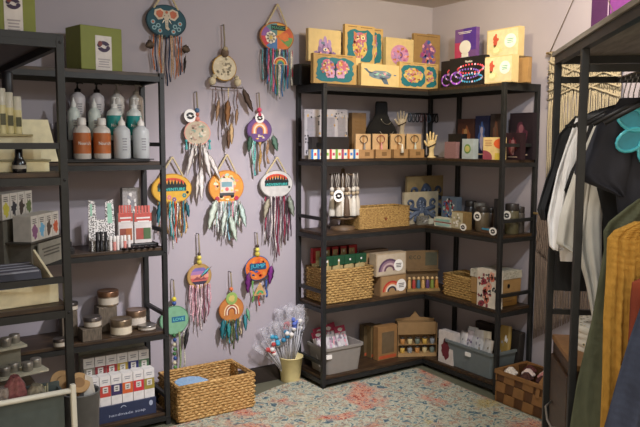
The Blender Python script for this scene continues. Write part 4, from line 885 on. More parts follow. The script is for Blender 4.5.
def a_van(mb, X, Z):
    y = -.008; mosaic(mb, 0, 0, X*.75, Z*.75, [M(c_) for c_ in ('#e0a860', '#e8c88a', '#d8907c', '#a8c8b0', '#f0dcb0')], 6, 60, y)
    y = -.0105; mb.rect(-X*.38, X*.38, -Z*.42, Z*.3, M('#dccfc0'), y, .002); mb.arc(0, Z*.3, 0, X*.38, 0, 180, M('#dccfc0'), y, .002, 10, .6); mb.rect(-X*.3, X*.3, Z*.02, Z*.32, M('#7aa0a8'), y-.002); mb.rect(-X*.42, X*.42, -Z*.5, -Z*.34, M('#4a4a4c'), y-.002)
    mb.disc(0, -Z*.12, X*.1, X*.1, M('#d86a6a'), y-.002)
    for s in (-1, 1): mb.disc(s*X*.32, -Z*.56, X*.1, X*.08, M('#1c1c1e'), y); mb.disc(s*X*.28, -Z*.2, X*.06, X*.06, M('#e8c86a'), y-.002); mb.disc(s*X*.55, -Z*.68, X*.12, X*.12, M('#b8324c'), y, .003)
def a_sunset(mb, X, Z):
    y = -.008
    for i, c_ in enumerate(('#7a6aa8', '#a87aa8', '#d8917c', '#c8645a', '#3a3448')):
        za, zb = .9-.36*i, .9-.36*(i+1); n = 8; xs = lambda q: X*.78*math.sqrt(max(0, 1-q*q))
        L = [za+(zb-za)*k/n for k in range(n+1)]; mb.poly([(-xs(q), Z*q*.78) for q in L]+[(xs(q), Z*q*.78) for q in reversed(L)], M(c_), y, .001)
    mb.poly([(-X*.6, -Z*.3), (-X*.2, -Z*.0), (X*.1, -Z*.25), (X*.35, -Z*.08), (X*.62, -Z*.3)], M('#8a4a4c'), y-.001, .001)
def a_bold(mb, X, Z):
    mosaic(mb, 0, 0, X*.75, Z*.75, [M(c_) for c_ in ('#d8622c', '#e08a3a', '#c8452c', '#2a5a9c')], 8, 36, -.008)
    mb.rect(-X*.66, X*.66, -Z*.12, Z*.42, M('#1f4a6a'), -.0104, .001); mb.text('JUMP', 0, Z*.15, Z*.4, M('#4fb8d0'), -.0114, .002, X*1.2)
def a_sign(mb, X, Z):
    mb.rect(-X*.2, X*.75, -Z*.15, Z*.25, M('#2a6a8c'), -.008); mb.text('LOVE', X*.28, Z*.05, Z*.2, M('#7ad0b8'), -.0092, .001, X*.75)
BR = ['#c9b8a0', '#8a5a34', '#c8703a', '#1f2f4c', '#3a2c24', '#b86a3a', '#c9a37c']
MIX = ['#d8d0c8', '#b8324c', '#3f7ab0', '#d8a13c', '#4a8a6a', '#8a4a9c', '#d86a8a', '#2c2c34', '#e0d0c0', '#5aa0a8']
dreamcatcher('teal oval elephant dreamcatcher with orange and navy ribbons, top left', 166, 21.5, 19.5, 16, '#1d4a56', '#1a3640', a_eleph, peak=-12, strands=S(9, -13, 14, 14, 56, 68, BR, 1, 1.8), feathers=[(-14, 24, 9, 12, '#5a4a3c', 1.2), (14, 25, 9, 12, '#5a4a3c', -1.2), (17, 34, 18, 4, '#2c2422', .1)])
def owl(t, k, kz, RX, RZ):
    for s in (-1, 1):
        mb = MB(); x = s*12.5*k-.002; zz = -14*kz; m = M('#cdbf9e', .8)
        mb.ell((x, -.016, zz), (3.4*k, 3.2*k, 3.8*k), m, 12, 9); mb.ell((x-s*1.5*k, -.022, zz+4*k), (2.3*k, 2.2*k, 2.2*k), m, 12, 8); mb.tube([(x-s*3*k, -.03, zz+4*k), (x-s*5*k, -.034, zz+3.6*k)], [.003, .0005], M('#5a4a34'), 6); mb.ell((x-s*2.2*k, -.038, zz+4.8*k), (.0025, .0025, .0025), BLACK, 6, 5)
        mb.build('bird', t, label='small cream wooden bird')
    MB().tube([(-15*k, -.014, -19*kz), (0, -.016, -20*kz), (17*k, -.014, -19.5*kz)], .0035, M('#4a3a2c'), 6).build('twig', t)
    MB().ell((0, -.012, 15*kz), (3.8*k, 3.4*k, 4.2*k), M('#6d5a4a', .8, var=.3, scale=80), 12, 8).ell((0, -.02, 18.5*kz), (2.6*k, 2.4*k, 2.4*k), M('#a89878'), 10, 7).build('owl_charm', t, label='tiny grey owl')
dreamcatcher('gold hoop dreamcatcher with cream bird figures on a twig and brown feathers', 224, 68, 11.5, 12.5, '#d8ccae', '#b08a44', a_dot(['#d8ccae', '#c9bb9c', '#8a8068', '#e0d4b8'], 3), single=25, hoop=True,
    strands=[(-9, 20, 42, 1.2, '#6a4a3c'), (-3, 20, 70, 1.2, '#3a2c24'), (3, 20, 60, 1.2, '#c8b48a'), (12, 20, 40, 1.2, '#6a4a3c')], feathers=[(-7, 32, 22, 6, '#a08060', .15), (2, 32, 26, 9, '#8a6038', .05), (5, 55, 22, 7, '#c9a878', .0), (17, 20, 26, 9, '#4f3d30', -.45), (2, 62, 20, 6, '#6a4c34', 0), (11, 40, 18, 5, '#9a7a5a', .1)], extra=owl)
def rbcharm(t, k, kz, RX, RZ):
    mb = MB(); mb.arc(2*k, -28*kz, 0, 7*k, 0, 180, M('#e8dcc0'), -.018, .004)
    for i, c_ in enumerate(('#c84338', '#e0a03c', '#4f9b62', '#3e74b0')): mb.arc(2*k, -28*kz, (6.2-1.3*i)*k, (5-1.3*i)*k, 5, 175, M(c_), -.022-.0003*i, .001)
    mb.ell((2*k, -.024, -27*kz), (.003, .002, .003), M('#2a2a2a'), 6, 5); mb.build('rainbow_charm', t, label='cream rainbow charm')
dreamcatcher('multicoloured dreamcatcher with white daisy and rainbow charm, top right', 276.5, 37, 16.5, 14.5, '#c8763c', '#9a6a3c', a_flower3, peak=4, strands=S(14, -14, 15, 12, 52, 64, MIX, 3, 1.7), extra=rbcharm)
def yc(t, k, kz, RX, RZ):
    mb = MB(); mb.disc(-7*k, 17*kz, 6*k, 6*k, STICK, -.008, .002); yy(mb, -7*k, 17*kz, 5*k, -.010, BLACK); mb.build('swirl_tag', t, label='round white swirl tag')
    for s in (-1, 1): MB().ell((s*11.5*k, -.012, -8*kz), (1.5*k, 1.5*k, 1.5*k), M('#3f9c9c'), 8, 6).lathe([(.003, 0), (.009, -.04), (.007, -.042)], M('#5cb0ac', .9), (s*11.5*k, -.012, -9*kz), 10).build('tassel', t, label='teal tassel')
dreamcatcher('pink rimmed cream dreamcatcher with swirl tag and long white feathers', 197, 133, 12.5, 12, '#b9ab92', '#d99a8a', a_dot(['#b9ab92', '#8aa08c', '#a88a78', '#cfc4ae'], 5), single=92, hoop=True, beadc=[(2, 2.6, '#d98a7a'), (6.5, 2.2, '#b06a5a'), (10.5, 2.6, '#4a6a8a')], strands=S(5, -8, 8, 10, 24, 40, ['#d8d2c8', '#c9c0b4'], 5),
    feathers=[(-5, 12, 32, 7, '#d9d2cc', .25), (1, 12, 28, 5, '#6a5a50', .02), (5, 12, 34, 9, '#e0dad4', -.2), (2, 34, 34, 9, '#e4dfda', 0), (9, 20, 30, 8, '#ddd6d0', -.45), (-1, 40, 26, 6, '#d6cec8', .1)], extra=yc)
def sw5(t, k, kz, RX, RZ):
    mb = MB(); mb.disc(0, 12*kz, 4.5*k, 4.5*k, STICK, -.009, .002); yy(mb, 0, 12*kz, 3.6*k, -.011, BLACK); mb.build('swirl_tag', t, label='small round white swirl tag')
dreamcatcher('small purple dreamcatcher with rainbow and wooden bead strands', 259, 130, 12, 12, '#6a4a80', '#57406a', a_rb(['#c86a5a', '#e0b48a', '#efe0c8', '#d8903c'], .66, -.05, ['#e8c86a', '#efe0c8', '#c87a5a']), single=93, beadc=[(3.5, 2.2, '#c83f5c'), (8, 2.4, '#d8506c')],
    strands=[(-5, 11, 46, 2.0, '#5aa09c'), (0, 12, 42, 2.6, '#a8844a'), (7, 10, 34, 2.4, '#9c7a5a'), (-7, 9, 34, 1.6, '#9fd0c0')], feathers=[(-10, 6, 16, 8, '#3c5a48', .15), (12, 5, 17, 9, '#5a7a68', -.3)], extra=sw5)
ST6 = ['#d8d4c8', '#2f7f8c', '#c8a060', '#b8502f', '#8a6a3c', '#4aa0a0', '#6a3f2c', '#d8b06a']
dreamcatcher('yellow oval dreamcatcher reading ADVENTURE beside the left shelf post', 171.5, 189, 19.5, 15, '#d8a83a', '#b08428', a_adv('#d8a83a'), peak=157, strands=S(13, -14, 14, 12, 48, 64, ST6, 6, 1.8), feathers=[(-13, 13, 20, 6, '#2a6a78', .15), (13, 13, 16, 6, '#2a6a78', -.15)])
dreamcatcher('orange dreamcatcher with a camper van and pale mint feathers', 226, 187, 17, 16.5, '#d8943c', '#c07a3c', a_van, peak=154.5, strands=S(12, -13, 13, 14, 48, 62, ['#d8dcd4', '#b8d4c8', '#d8a0a8', '#8ab8c8', '#e0d0c0', '#c8506a', '#7a9c8c'], 7, 1.8),
    feathers=[(-11, 12, 30, 11, '#ccd8c8', .3), (12, 16, 26, 9, '#c0d6cc', -.25), (2, 28, 28, 10, '#c4d4c4', -.25), (-2, 22, 24, 8, '#cbd8cc', .2)])
dreamcatcher('white dreamcatcher reading ADVENTURE with dark plum ribbons by the corner shelf', 276, 184, 16, 13.5, '#c9c6c0', '#8a8680', a_adv('#c9c6c0', False), peak=157, strands=S(14, -12, 14, 12, 58, 76, ['#3a2c34', '#6a3448', '#a89ca0', '#5a4a50', '#8c2f44', '#c9c0bc'], 8, 1.6), feathers=[(-9, 14, 20, 9, '#a8a08a', .25), (11, 12, 22, 9, '#8c9486', -.25)])
dreamcatcher('tan hoop dreamcatcher with purple sunset scene and pink ribbons', 199, 276, 11.5, 12, '#b08c54', '#a8844a', a_sunset, single=234, hoop=True, beadc=[(2, 2.6, '#c8b84a'), (6.5, 2.4, '#d8c85c'), (10, 1.8, '#4a3a30')], strands=S(11, -10, 10, 8, 42, 56, ['#d8b8c0', '#8a4a5c', '#e0c8c4', '#a87a8c', '#6a4a4c', '#cfa0a8'], 9, 1.7), feathers=[(9, -8, 12, 4, '#5aa8b0', .9)])
def tri(t, k, kz, RX, RZ):
    mb = MB(); mb.poly([(-5*k, -27*kz), (8*k, -27*kz), (1.5*k, -14*kz)], M('#c8a06a'), -.014, .004); mb.arc(1.5*k, -26*kz, 1.4*k, 3.6*k, 5, 175, M('#4f9b62'), -.018, .001); mb.arc(1.5*k, -26*kz, 0*k, 1.4*k, 5, 175, M('#d8503c'), -.018, .001); mb.build('triangle_charm', t, label='small triangular rainbow charm')
dreamcatcher('orange and blue dreamcatcher reading JUMP with purple side feathers', 257, 268, 12, 12, '#d8702c', '#3a5a8a', a_bold, single=233, beadc=[(2, 2.6, '#c8b84a'), (6.5, 2.2, '#d8d05c'), (10, 1.8, '#3a2a28')], strands=[(1, 24, 38, 1.6, '#b83c34'), (-5, 12, 34, 1.4, '#6fae5a'), (8, 12, 30, 1.8, '#3a5a9c')], feathers=[(-10, 3, 20, 9, '#6a1f6c', .05), (13, -2, 19, 9, '#74247a', .15)], extra=tri)
def gd(t, k, kz, RX, RZ):
    MB().disc(0, 11*kz, 5.6*k, 5.6*k, M('#8fae5c'), -.009, .003).blob(0, 11*kz, 3*k, 3*k, M('#c9b86a'), -.012, .001, 3).build('green_charm', t, label='round green charm')
dreamcatcher('orange rainbow dreamcatcher with green charm and teal feathers', 231, 309, 12, 12, '#c07a3c', '#a8642c', a_rb(['#e8cfa0', '#a8503c', '#efe0c8', '#8a4a3c'], .62, -.2), single=272, beadc=[(8, 2.0, '#d8703c')], strands=S(7, -6, 8, 10, 30, 46, ['#4a5a34', '#3a6a9c', '#c8b48a', '#2f8f9c', '#6a7a4a'], 11, 1.8), feathers=[(-9, 8, 20, 8, '#1f6f78', .1), (-4, 12, 16, 7, '#2f8a8c', .0), (12, 5, 18, 6, '#3f8f9c', -.05), (14, 0, 14, 5, '#6fb48c', -.2)], extra=gd)
def bd(t, k, kz, RX, RZ):
    mb = MB()
    for i in range(9): mb.ell(((-1+(i % 2)*.6)*k, -.012, -(15+i*4.6)*kz), (1.9*k, 1.9*k, 1.9*k), M(['#3a6a3c', '#2a4a8a', '#c8c0a0', '#5a8a4a'][i % 4], .5), 8, 6)
    mb.build('bead_strand', t)
dreamcatcher('round mint green dreamcatcher with beads partly behind the left shelf', 174, 320, 14, 14, '#7fb08c', '#5a8a68', a_sign, single=280, beadc=[(3, 2.2, '#3a5a9c'), (7, 2.4, '#d8c83c')], strands=[(5, 12, 58, 1.8, '#8a9a6a'), (9, 12, 50, 1.4, '#c8c4b0')], feathers=[(12, 8, 22, 6, '#2c2a2c', .15)], extra=bd)

# ================================================================ left shelf stock
z = TOP[0]
def giftbox(label, x0, x1, yt, yb, off, rot, depth, lx, P=None):
    c, w_, h = frame(x0, x1, yt, yb, z, rot, P if P is not None else off)
    t = thing('gift_box', label, 'gift box', (c.x, c.y, z+.0008), rot, 'olive green gift boxes'); OL = M('#7d8436', .6, var=.04)
    MB().box(-w_/2, w_/2, .001, depth-.001, 0, h*.97, M('#4a4a1c')).build('box_body', t, bevel=.001)
    MB().box(-w_/2-.002, w_/2+.002, -.002, depth+.002, .006, h, OL).build('lid', t, bevel=.003)
    a, b = lx; mb = MB(); mb.rect(a*w_, b*w_, h*.02, h*.8, M('#d9d2cc'), -.002, .0012)
    cx = (a+b)/2*w_; yy(mb, cx, h*.56, (b-a)*w_*.5, -.0035, M('#3c2c48')); mb.disc(cx-(b-a)*w_*.22, h*.62, (b-a)*w_*.13, (b-a)*w_*.15, M('#7a3a34'), -.0048); mb.lines((a+.05)*w_, (b-.05)*w_, h*.08, h*.3, 4, M('#a8a0a0'), -.0032)
    mb.build('label_band', t, label='white paper label with dark swirl')
giftbox('olive green gift box with white label, tallest at the far left', -18, 34.5, -22, 33, -1.24, RA, .09, (.04, .30) if False else (-.10, .26))
giftbox('olive green gift box with white label above the lotion bottles', 81, 121.5, 27, 71, -.29, math.radians(12), .15, (-.16, .24), P=Vector(at(100, 71.5, z=z)))
# lotion riser + bottles
z = TOP[1]
t = thing('bottle_riser', 'black three step riser under the lotion bottles', 'riser', (-2.36, -.315, z+.0006))
for i in range(3): MB().box(-.20, .20, i*.078, i*.078+.075, .0, .012+i*.09, BLACK).box(-.21, .22, i*.078-.004, i*.078+.0, .008+i*.09, .014+i*.09, BLACK).build('step', t, bevel=.001)
def bottle(px, row, label, body, lab, cap, kind, group):
    y = -.315+.046+.078*row; zb = z+.0150+.09*row; c = at(px, 140, y=y); t = thing('lotion_bottle', label, 'bottle', (c.x, y, zb), 0, group)
    mb_ = M(body, .35, var=.03); H = (.19, .188, .172)[row]; r = (.041, .038, .037)[row] if 'slim' not in label else .03
    MB().lathe([(r*.9, 0), (r, .004), (r, H*.68), (r*.92, H*.76), (r*.5, H*.84), (r*.4, H*.86)], mb_, n=20).build('bottle_body', t)
    if lab: MB().lathe([(r+.0008, H*.14), (r+.0008, H*.66)], M(lab, .3), n=20).text('NOURISH' if False else 'Nourish', 0, H*.4, .016, WHITE, -r-.0008, .001, .055).build('label_band', t)
    else: MB().lines(-.012, .012, H*.2, H*.55, 5, GRY, -r, .0008).build('label_band', t)
    mc = M(cap, .4)
    if kind == 'pump': MB().lathe([(r*.42, H*.86), (r*.42, H*.96), (.006, H*.97), (.004, H*1.1), (.009, H*1.11), (.009, H*1.15), (0, H*1.155)], mc, n=14).tube([(0, 0, H*1.13), (.022, -.004, H*1.13), (.026, -.005, H*1.10)], .0035, mc).build('pump', t)
    elif kind == 'cap': MB().lathe([(r*.52, H*.86), (r*.5, H*1.02), (r*.4, H*1.04)], mc, n=16).build('cap', t)
    else: MB().lathe([(r*.45, H*.86), (r*.42, H*.95), (.006, H*1.02), (.003, H*1.1), (0, H*1.105)], mc, n=14).build('nozzle', t)
for px, n in ((82, 'left'), (102, 'right')): bottle(px, 0, 'orange labelled white bottle, %s of the front pair' % n, '#d8d2ca', '#b5683a', '#e4e0da', 'cap', 'orange labelled bottles')
for px, n in ((122, 'left'), (141, 'right')): bottle(px, 0, 'silver white bottle with pointed nozzle, %s of the pair' % n, '#c0c4c6', None, '#e4e0da', 'nozzle', 'silver white bottles')
for px, n in ((74.5, 'left'), (95, 'right')): bottle(px, 1, 'slim pale green printed bottle in the middle row, %s one' % n, '#ccd6d0', None, '#dfe0dc', 'nozzle', 'pale green bottles')
for px, n in ((115, 'left'), (134.5, 'right')): bottle(px, 1, 'teal labelled bottle with white pump, %s one' % n, '#d8dcd8', '#1f8a86', '#e0e0dc', 'pump', 'teal labelled bottles')
for px, n in ((79, 'left'), (98, 'right')): bottle(px, 2, 'white bottle with black pump in the back row, %s one' % n, '#c9c2c4', None, '#121214', 'pump', 'black pump bottles')
for px, n in ((118, 'left'), (137, 'right')): bottle(px, 2, 'white bottle with grey pump in the back row, %s one' % n, '#c9c4be', None, '#98948e', 'pump', 'grey pump bottles')
# arm of the left shelf, second tier
y0 = -1.28
def lp(px, y, zz): c = at(px, 150, y=y); return (c.x, y, zz)
c = at(28, 170, y=-1.30)
t = thing('display_riser', 'cream cardboard riser near the end rail of the left shelf', 'riser', (c.x-.01, -1.31, z+.0006))
CR = M('#e4d9ae', .6)
MB().box(-.095, .075, 0, .10, 0, .034, CR).box(-.10, .08, -.006, .11, .034, .040, M('#8f8866')).build('step', t, bevel=.001)
MB().box(-.085, .055, .02, .11, .040, .115, M('#dcd2ae')).build('upper_step', t, bevel=.001)
MB().box(-.1, .03, .01, .115, .1155, .122, M('#a89c70')).build('tray', t, bevel=.001)
base = z+.0006
for i, (dx, lab_) in enumerate(((-.075, 'left'), (-.052, 'middle'), (-.030, 'right'))):
    o = thing('perfume_tube', 'clear capped yellow bottle, %s of three on the cream riser' % lab_, 'bottle', (at((2.5, 10, 18)[i], 120, y=-1.265).x, -1.265, base+.1225), 0, 'yellow perfume bottles'); hh = .145-.012*i
    MB().lathe([(.0120, 0), (.0125, .003), (.0125, hh*.62), (.012, hh*.64)], M('#ddd5a4', .2), n=16).rect(-.008, .008, hh*.2, hh*.45, M('#5a5a40'), -.0128).build('bottle_body', o); MB().lathe([(.0122, hh*.64), (.0122, hh), (.010, hh*1.01)], M('#d8d6c8', .2), n=16).build('cap', o)
o = thing('perfume_bottle', 'tall black capped bottle behind the yellow bottles', 'bottle', (at(8, 100, y=-1.17).x, -1.17, z+.0006)); MB().box(-.02, .02, -.02, .02, 0, .235, M('#cfc890', .2)).build('bottle_body', o, bevel=.003); MB().lathe([(.016, .235), (.018, .24), (.018, .325), (.015, .33)], BLACK, n=16).build('cap', o)
o = tag(MB().add([(-.045, 0, 0), (.055, 0, 0), (.035, .05, .145), (-.055, .05, .145), (-.045, .004, 0), (.055, .004, 0), (.035, .054, .145), (-.055, .054, .145)], [(3, 2, 1, 0), (4, 5, 6, 7), (0, 1, 5, 4), (1, 2, 6, 5), (2, 3, 7, 6), (3, 0, 4, 7)], M('#dcd2ae')).build('easel_card', None, (at(42, 160, y=-1.19).x, -1.19, z+.03)), 'blank cream card leaning at the end of the left shelf', 'card')
o = thing('black_bottle', 'small glossy black bottle in front of the cream riser', 'bottle', (at(19, 160, y=-1.335).x, -1.335, z+.0006)); MB().lathe([(.02, 0), (.022, .005), (.022, .03), (.016, .04), (.012, .05), (.012, .08), (.010, .082)], M('#111013', .2), n=18).build('bottle_body', o); MB().lathe([(.0225, .012), (.0225, .024)], M('#8f8a80')).build('label_band', o)
# third tier, arm: crate and tea boxes
z = TOP[2]
c = at(25, 305, y=-1.30)
t = thing('wooden_crate', 'pale wooden tray holding dark paper sleeves on the left shelf', 'crate', (-2.975, -1.20, z+.0006), math.radians(6))
PW = M('#e6dab4', .6); mb = MB()
mb.box(-.12, .115, -.12, -.112, 0, .062, PW).box(-.12, .115, .112, .12, 0, .09, PW).box(-.12, -.112, -.112, .112, 0, .07, PW).box(-.112, .107, -.112, .112, 0, .006, PW).build('tray_body', t, bevel=.002)
MB().add([(.107, -.112, 0), (.115, -.112, 0), (.115, .112, 0), (.107, .112, 0), (.107, -.112, .062), (.115, -.112, .062), (.115, .112, .15), (.107, .112, .15)], [(3, 2, 1, 0), (4, 5, 6, 7), (0, 1, 5, 4), (1, 2, 6, 5), (2, 3, 7, 6), (3, 0, 4, 7)], M('#ecdfba')).build('side_panel', t)
cols = ['#221a2a', '#1c2a24', '#33203a', '#8f8c86', '#2c3a2c', '#1a1a20', '#3a2640', '#33402c', '#1f1f28', '#8a867c', '#2a1c30']
for i in range(11):
    o = MB().box(-.1, .1, 0, .004, 0, .105, M(cols[i], .35)).rect(-.095, .095, .098, .104, M('#8a8890') if i % 3 == 0 else M('#3a3040'), 0, .0008).build('paper_sleeve', None, (-2.982, -1.29+.018*i, z+.012), math.radians(6)); o.rotation_euler.x = -.5
    tag(o, '%s paper sleeve leaning in the pale wooden tray' % ['dark violet', 'bottle green', 'purple', 'white', 'forest green', 'black', 'plum', 'olive', 'ink blue', 'ivory', 'aubergine'][i], 'sleeve', 'sleeves in the wooden tray')
# tea box display (two-step, angled) on tier 3 further back
rt = math.radians(52); oa = at(27, 268, z=z); o0 = Vector((oa.x+.03, oa.y, z+.0006))
t = thing('tea_display', 'grey stepped display with printed sign and small white boxes', 'display stand', o0, rt)
GD = M('#6a665c', .6)
MB().box(-.02, .20, .0, .10, 0, .105, GD).box(-.05, .24, -.015, .10, .105, .112, M('#4a463e')).build('lower_step', t, bevel=.001)
MB().box(-.06, .18, .10, .19, 0, .20, GD).box(-.07, .22, .1005, .19, .20, .206, M('#4a463e')).build('upper_step', t, bevel=.001)
MB().box(.0, .23, -.022, -.016, .0, .100, M('#8f8c80')).lines(.03, .21, .035, .08, 3, M('#55524a'), -.022).build('sign', t, label='grey sign with lines of lettering')
for r_, (n, x0, y_, zz, hh) in enumerate(((4, -.03, -.008, .1125, .110), (4, -.05, .105, .2065, .110))):
    for k in range(n):
        lx = x0+.066*k+.03; P = o0+Vector((lx*math.cos(rt)-y_*math.sin(rt), lx*math.sin(rt)+y_*math.cos(rt), zz))
        cc = [['#8a5a80', '#6fb0d8', '#5a4a40', '#c8603c'], ['#c8c04a', '#3a3a40', '#4a4038', '#6a7a4a']][r_][k]
        mb = MB(); mb.box(-.031, .031, 0, .08, 0, hh, M('#d2cdc4', .5)); mb.blob(0, hh*.4, .022, hh*.26, M(cc), 0, .0008, k, .3); mb.lines(-.02, .02, hh*.68, hh*.9, 3, M('#55504c'), 0, .0008, k)
        nm = [['mauve', 'sky blue', 'brown', 'orange'], ['yellow', 'charcoal', 'umber', 'moss green']][r_][k]
        tag(mb.build('tea_box', None, P, rt, bevel=.001), 'small white box with %s print on the %s step of the grey display' % (nm, ['lower', 'upper'][r_]), 'box', 'small printed boxes on the grey display')
# third tier, long wing
t = thing('pen_riser', 'small black stepped riser behind the left shelf post', 'riser', (-2.60, -.25, z+.0006))
for i in range(3): MB().box(-.06, .06, -.05+.045*i, -.008+.045*i, 0, .02+.035*i, BLACK).build('step', t, bevel=.001)
for i in range(5):
    o = MB().box(-.03, .03, 0, .012, 0, .010, [M('#8a8478'), M('#2a2828'), M('#a8a090')][i % 3]).build('sample_box', None, (-2.615+.03*(i % 2), -.295+.045*(i // 2), z+.0212+.035*(i // 2)), .1, bevel=.001)
    o.location.x = -2.63+.065*(i % 2); o.scale = (.9, 1, 1)
    tag(o, 'flat %s sample box on the black stepped riser' % ['grey', 'black', 'beige', 'silver', 'charcoal'][i], 'box', 'sample boxes on the black riser')
c = at(105, 245, y=-.27)
t = thing('dotted_display', 'white lip balm display stand with black dotted print', 'display stand', (at(104, 245, y=-.25).x, -.25, z+.0006))
MB().box(-.065, .065, .03, .036, 0, .15, PATTERN).poly([(-.065, .15), (-.025, .15), (-.03, .24), (-.062, .25)], PATTERN, .036, .006).poly([(.065, .15), (.02, .15), (.02, .235), (.06, .25)], PATTERN, .036, .006).box(-.065, .065, -.02, .03, 0, .05, PATTERN).build('backboard', t)
MB().poly([(-.055, .17), (-.045, .17), (-.045, .23), (-.055, .23)], MINT, .03, .001).poly([(.03, .13), (.055, .13), (.05, .23), (.03, .23)], MINT, .03, .001).build('mint_panel', t)
for i in range(9):
    bk_ = i < 3; x = at(97.5+4.2*i if bk_ else 111+(i-3)*3.6, 245, y=-.285).x
    o = thing('lip_balm', ('black lip balm tube before the dotted display, %s' if bk_ else 'white lip balm tube before the dotted display, %s') % ['first', 'second', 'third', 'fourth from right', 'leftmost', 'next', 'near red boxes', 'paired', 'last'][i], 'lip balm', (x, -.285 if i % 2 == 0 else -.279, z+.0006), 0, 'black lip balms' if bk_ else 'white lip balms')
    m = BLACK if bk_ else M(['#d8d2cc', '#cf8a80', '#d8d2cc', '#c9c4c0', '#c87a70', '#d0c8c4'][i-3]); hh = .095 if bk_ else .07; r = .0085 if bk_ else .0078
    MB().lathe([(r, 0), (r, hh*.62), (r*.95, hh*.62)], m, n=12).build('tube_body', o); MB().lathe([(r*.97, hh*.62), (r*.97, hh), (r*.8, hh*1.02)], M('#1c1a1c') if bk_ else WHITE, n=12).build('cap', o)
for i, (x0, x1, yt) in enumerate(((118.5, 133, 213), (134.5, 152, 213))):
    def pal(mb, w_, h, i=i):
        mb.rect(-w_*.5, w_*.5, h*.72, h, M('#c0584e'), 0, .0008)
        for k in range(5): mb.rect(-w_*.45+w_*.18*k, -w_*.45+w_*.18*k+w_*.13, h*.97, h*1.25, M('#cf6a60'), .004, .004)
        mb.rect(-w_*.42, w_*.42, h*.12, h*.5, M('#8a4a3c') if i == 0 else M('#a8544a'), 0, .001); mb.rect(0, w_*.42, h*.12, h*.5, M('#a8623c') if i == 0 else M('#4f6a44'), -.001, .001); mb.lines(-w_*.4, w_*.4, h*.66, h*.9, 2, WHITE, -.0008)
    cbox('makeup_palette', ['white box of lip tints with red top, left one', 'white box of red and green tints, right one'][i], 'box', x0, x1, yt+4, 240, z, RA, .03, M('#d6d0cc'), -.235, pal, 'red topped tint boxes', dz=.02)
o = tag(MB().box(-.10, .09, -.05, .05, 0, .018, BLACK).build('black_tray', None, (at(138, 240, y=-.21).x, -.215, z+.0006), 0, bevel=.002), 'flat black tray under the red topped boxes', 'tray')
for i in range(6):
    o = thing('makeup_pencil', 'black cosmetic case lying on the shelf edge, %s' % ['nearest the lip balms', 'second', 'third', 'fourth', 'fifth', 'nearest the post'][i], 'cosmetic', (at(122+6*i, 248, y=-.29).x, -.29, z+.0066+(.0 if i % 2 else .0)), math.radians(20), 'black cosmetic cases')
    m = MB(); m.X = Matrix.Rotation(math.pi/2, 4, 'X'); m.lathe([(.005, -.012), (.006, -.010), (.006, .03), (.005, .032)], M('#18161a', .3), n=10); m.X = Matrix(); m.build('case_body', o); m = MB(); m.X = Matrix.Rotation(math.pi/2, 4, 'X'); m.lathe([(.0064, .0), (.0064, .006)], M('#8a8a8c', .3, .7), n=10); m.build('band', o)
cbox('skincare_carton', 'tall silver patterned carton behind the red topped boxes', 'box', 123, 141, 188, 245, z, RA, .04, M('#a09c9a', var=.25, scale=90), -.13, lambda mb, w_, h: mosaic(mb, 0, h*.6, w_*.36, h*.3, [WHITE, GRY, M('#c9c0b8')], 5, 20, 0))
for i, px in enumerate((131, 139.5)):
    o = thing('tall_tube', 'white capped tube standing behind the red topped boxes, %s' % ['left', 'right'][i], 'tube', (at(px, 215, y=-.18).x, -.185, z+.0006), 0, 'white capped tubes'); MB().lathe([(.016, 0), (.016, .13), (.014, .132)], M('#b9b4b2', .3), n=14).build('tube_body', o); MB().lathe([(.015, .132), (.015, .18), (.013, .182)], WHITE, n=14).build('cap', o)
# fourth tier, long wing: tins on wooden blocks
z = TOP[3]
BLK = ramp_mat('grey_wood_block', 30, [(.3, '#4a4238'), (.7, '#7a6d5c')], .7, stretch=(6, 6, 1), bump=.2)
def tin(px, pyb, pyt, wpx, y, zb, label, side='#c9bfae', lid='#8a6a54', name='candle_tin'):
    P0 = Vector((0, y, zb)); c, w_, h = frame(px-wpx/2, px+wpx/2, pyt, pyb, zb, RA, y); r = w_/2
    o = thing(name, label, 'candle tin', (c.x, y, zb), 0, 'candle tins')
    MB().lathe([(r*.93, 0), (r*.96, .003), (r*.96, h*.62), (r*.94, h*.64)], M('#8a7a66', .35, .4), n=26).build('tin_body', o); MB().lathe([(r*.965, h*.12), (r*.965, h*.55)], M(side, .5), n=26).build('label_band', o)
    MB().lathe([(r, h*.64), (r, h*.92), (r*.94, h), (r*.86, h*.985), (0, h*.98)], M(lid, .3, .7), n=26).build('lid', o, label='metal lid')
def block(px0, px1, pyt, y, label, d=.075, rot=0):
    c, w_, h = frame(px0, px1, pyt, 340, z, RA, y); o = MB().box(-w_/2, w_/2, 0, d, 0, h, BLK).build('wooden_block', None, (c.x, y, z+.0006), rot, bevel=.003); tag(o, label, 'wood block', 'grey wood blocks'); return z+.0012+h
zt = block(99, 117.5, 307, -.16, 'tall grey wood block at the back of the candle shelf', .085); tin(108, 307, 290, 21, -.115, zt, 'copper lidded candle tin raised on the tallest block', lid='#86644c')
zt = block(82.5, 102, 329, -.30, 'grey wood block at the front of the candle shelf', .085, .0); tin(92.5, 329, 316, 18, -.255, zt, 'small grey lidded tin on the front left block', lid='#77706c')
zt = block(112, 130, 337, -.285, 'low grey wood block in the middle of the candle shelf', .08); tin(121, 337, 318, 21.5, -.243, zt, 'wide cream banded tin on the low middle block', '#d8cdb4', '#8a7a64')
zt = block(128, 145, 327, -.185, 'low wood block behind the small front tin', .07); tin(136, 327, 309, 20, -.148, zt, 'cream tin with copper lid beside the rear shelf post', '#d0c6b8', '#8c7460')
tin(147, 339, 324, 18, -.22, z+.0006, 'small flat tin at the right end of the candle shelf', '#c9c0b4', '#8f8a84')
zt = block(62, 78, 312, -.17, 'grey wood block showing behind the left shelf post'); tin(70.5, 312, 302, 15, -.13, zt, 'grey tin on a block behind the left shelf post', lid='#5f5a56')
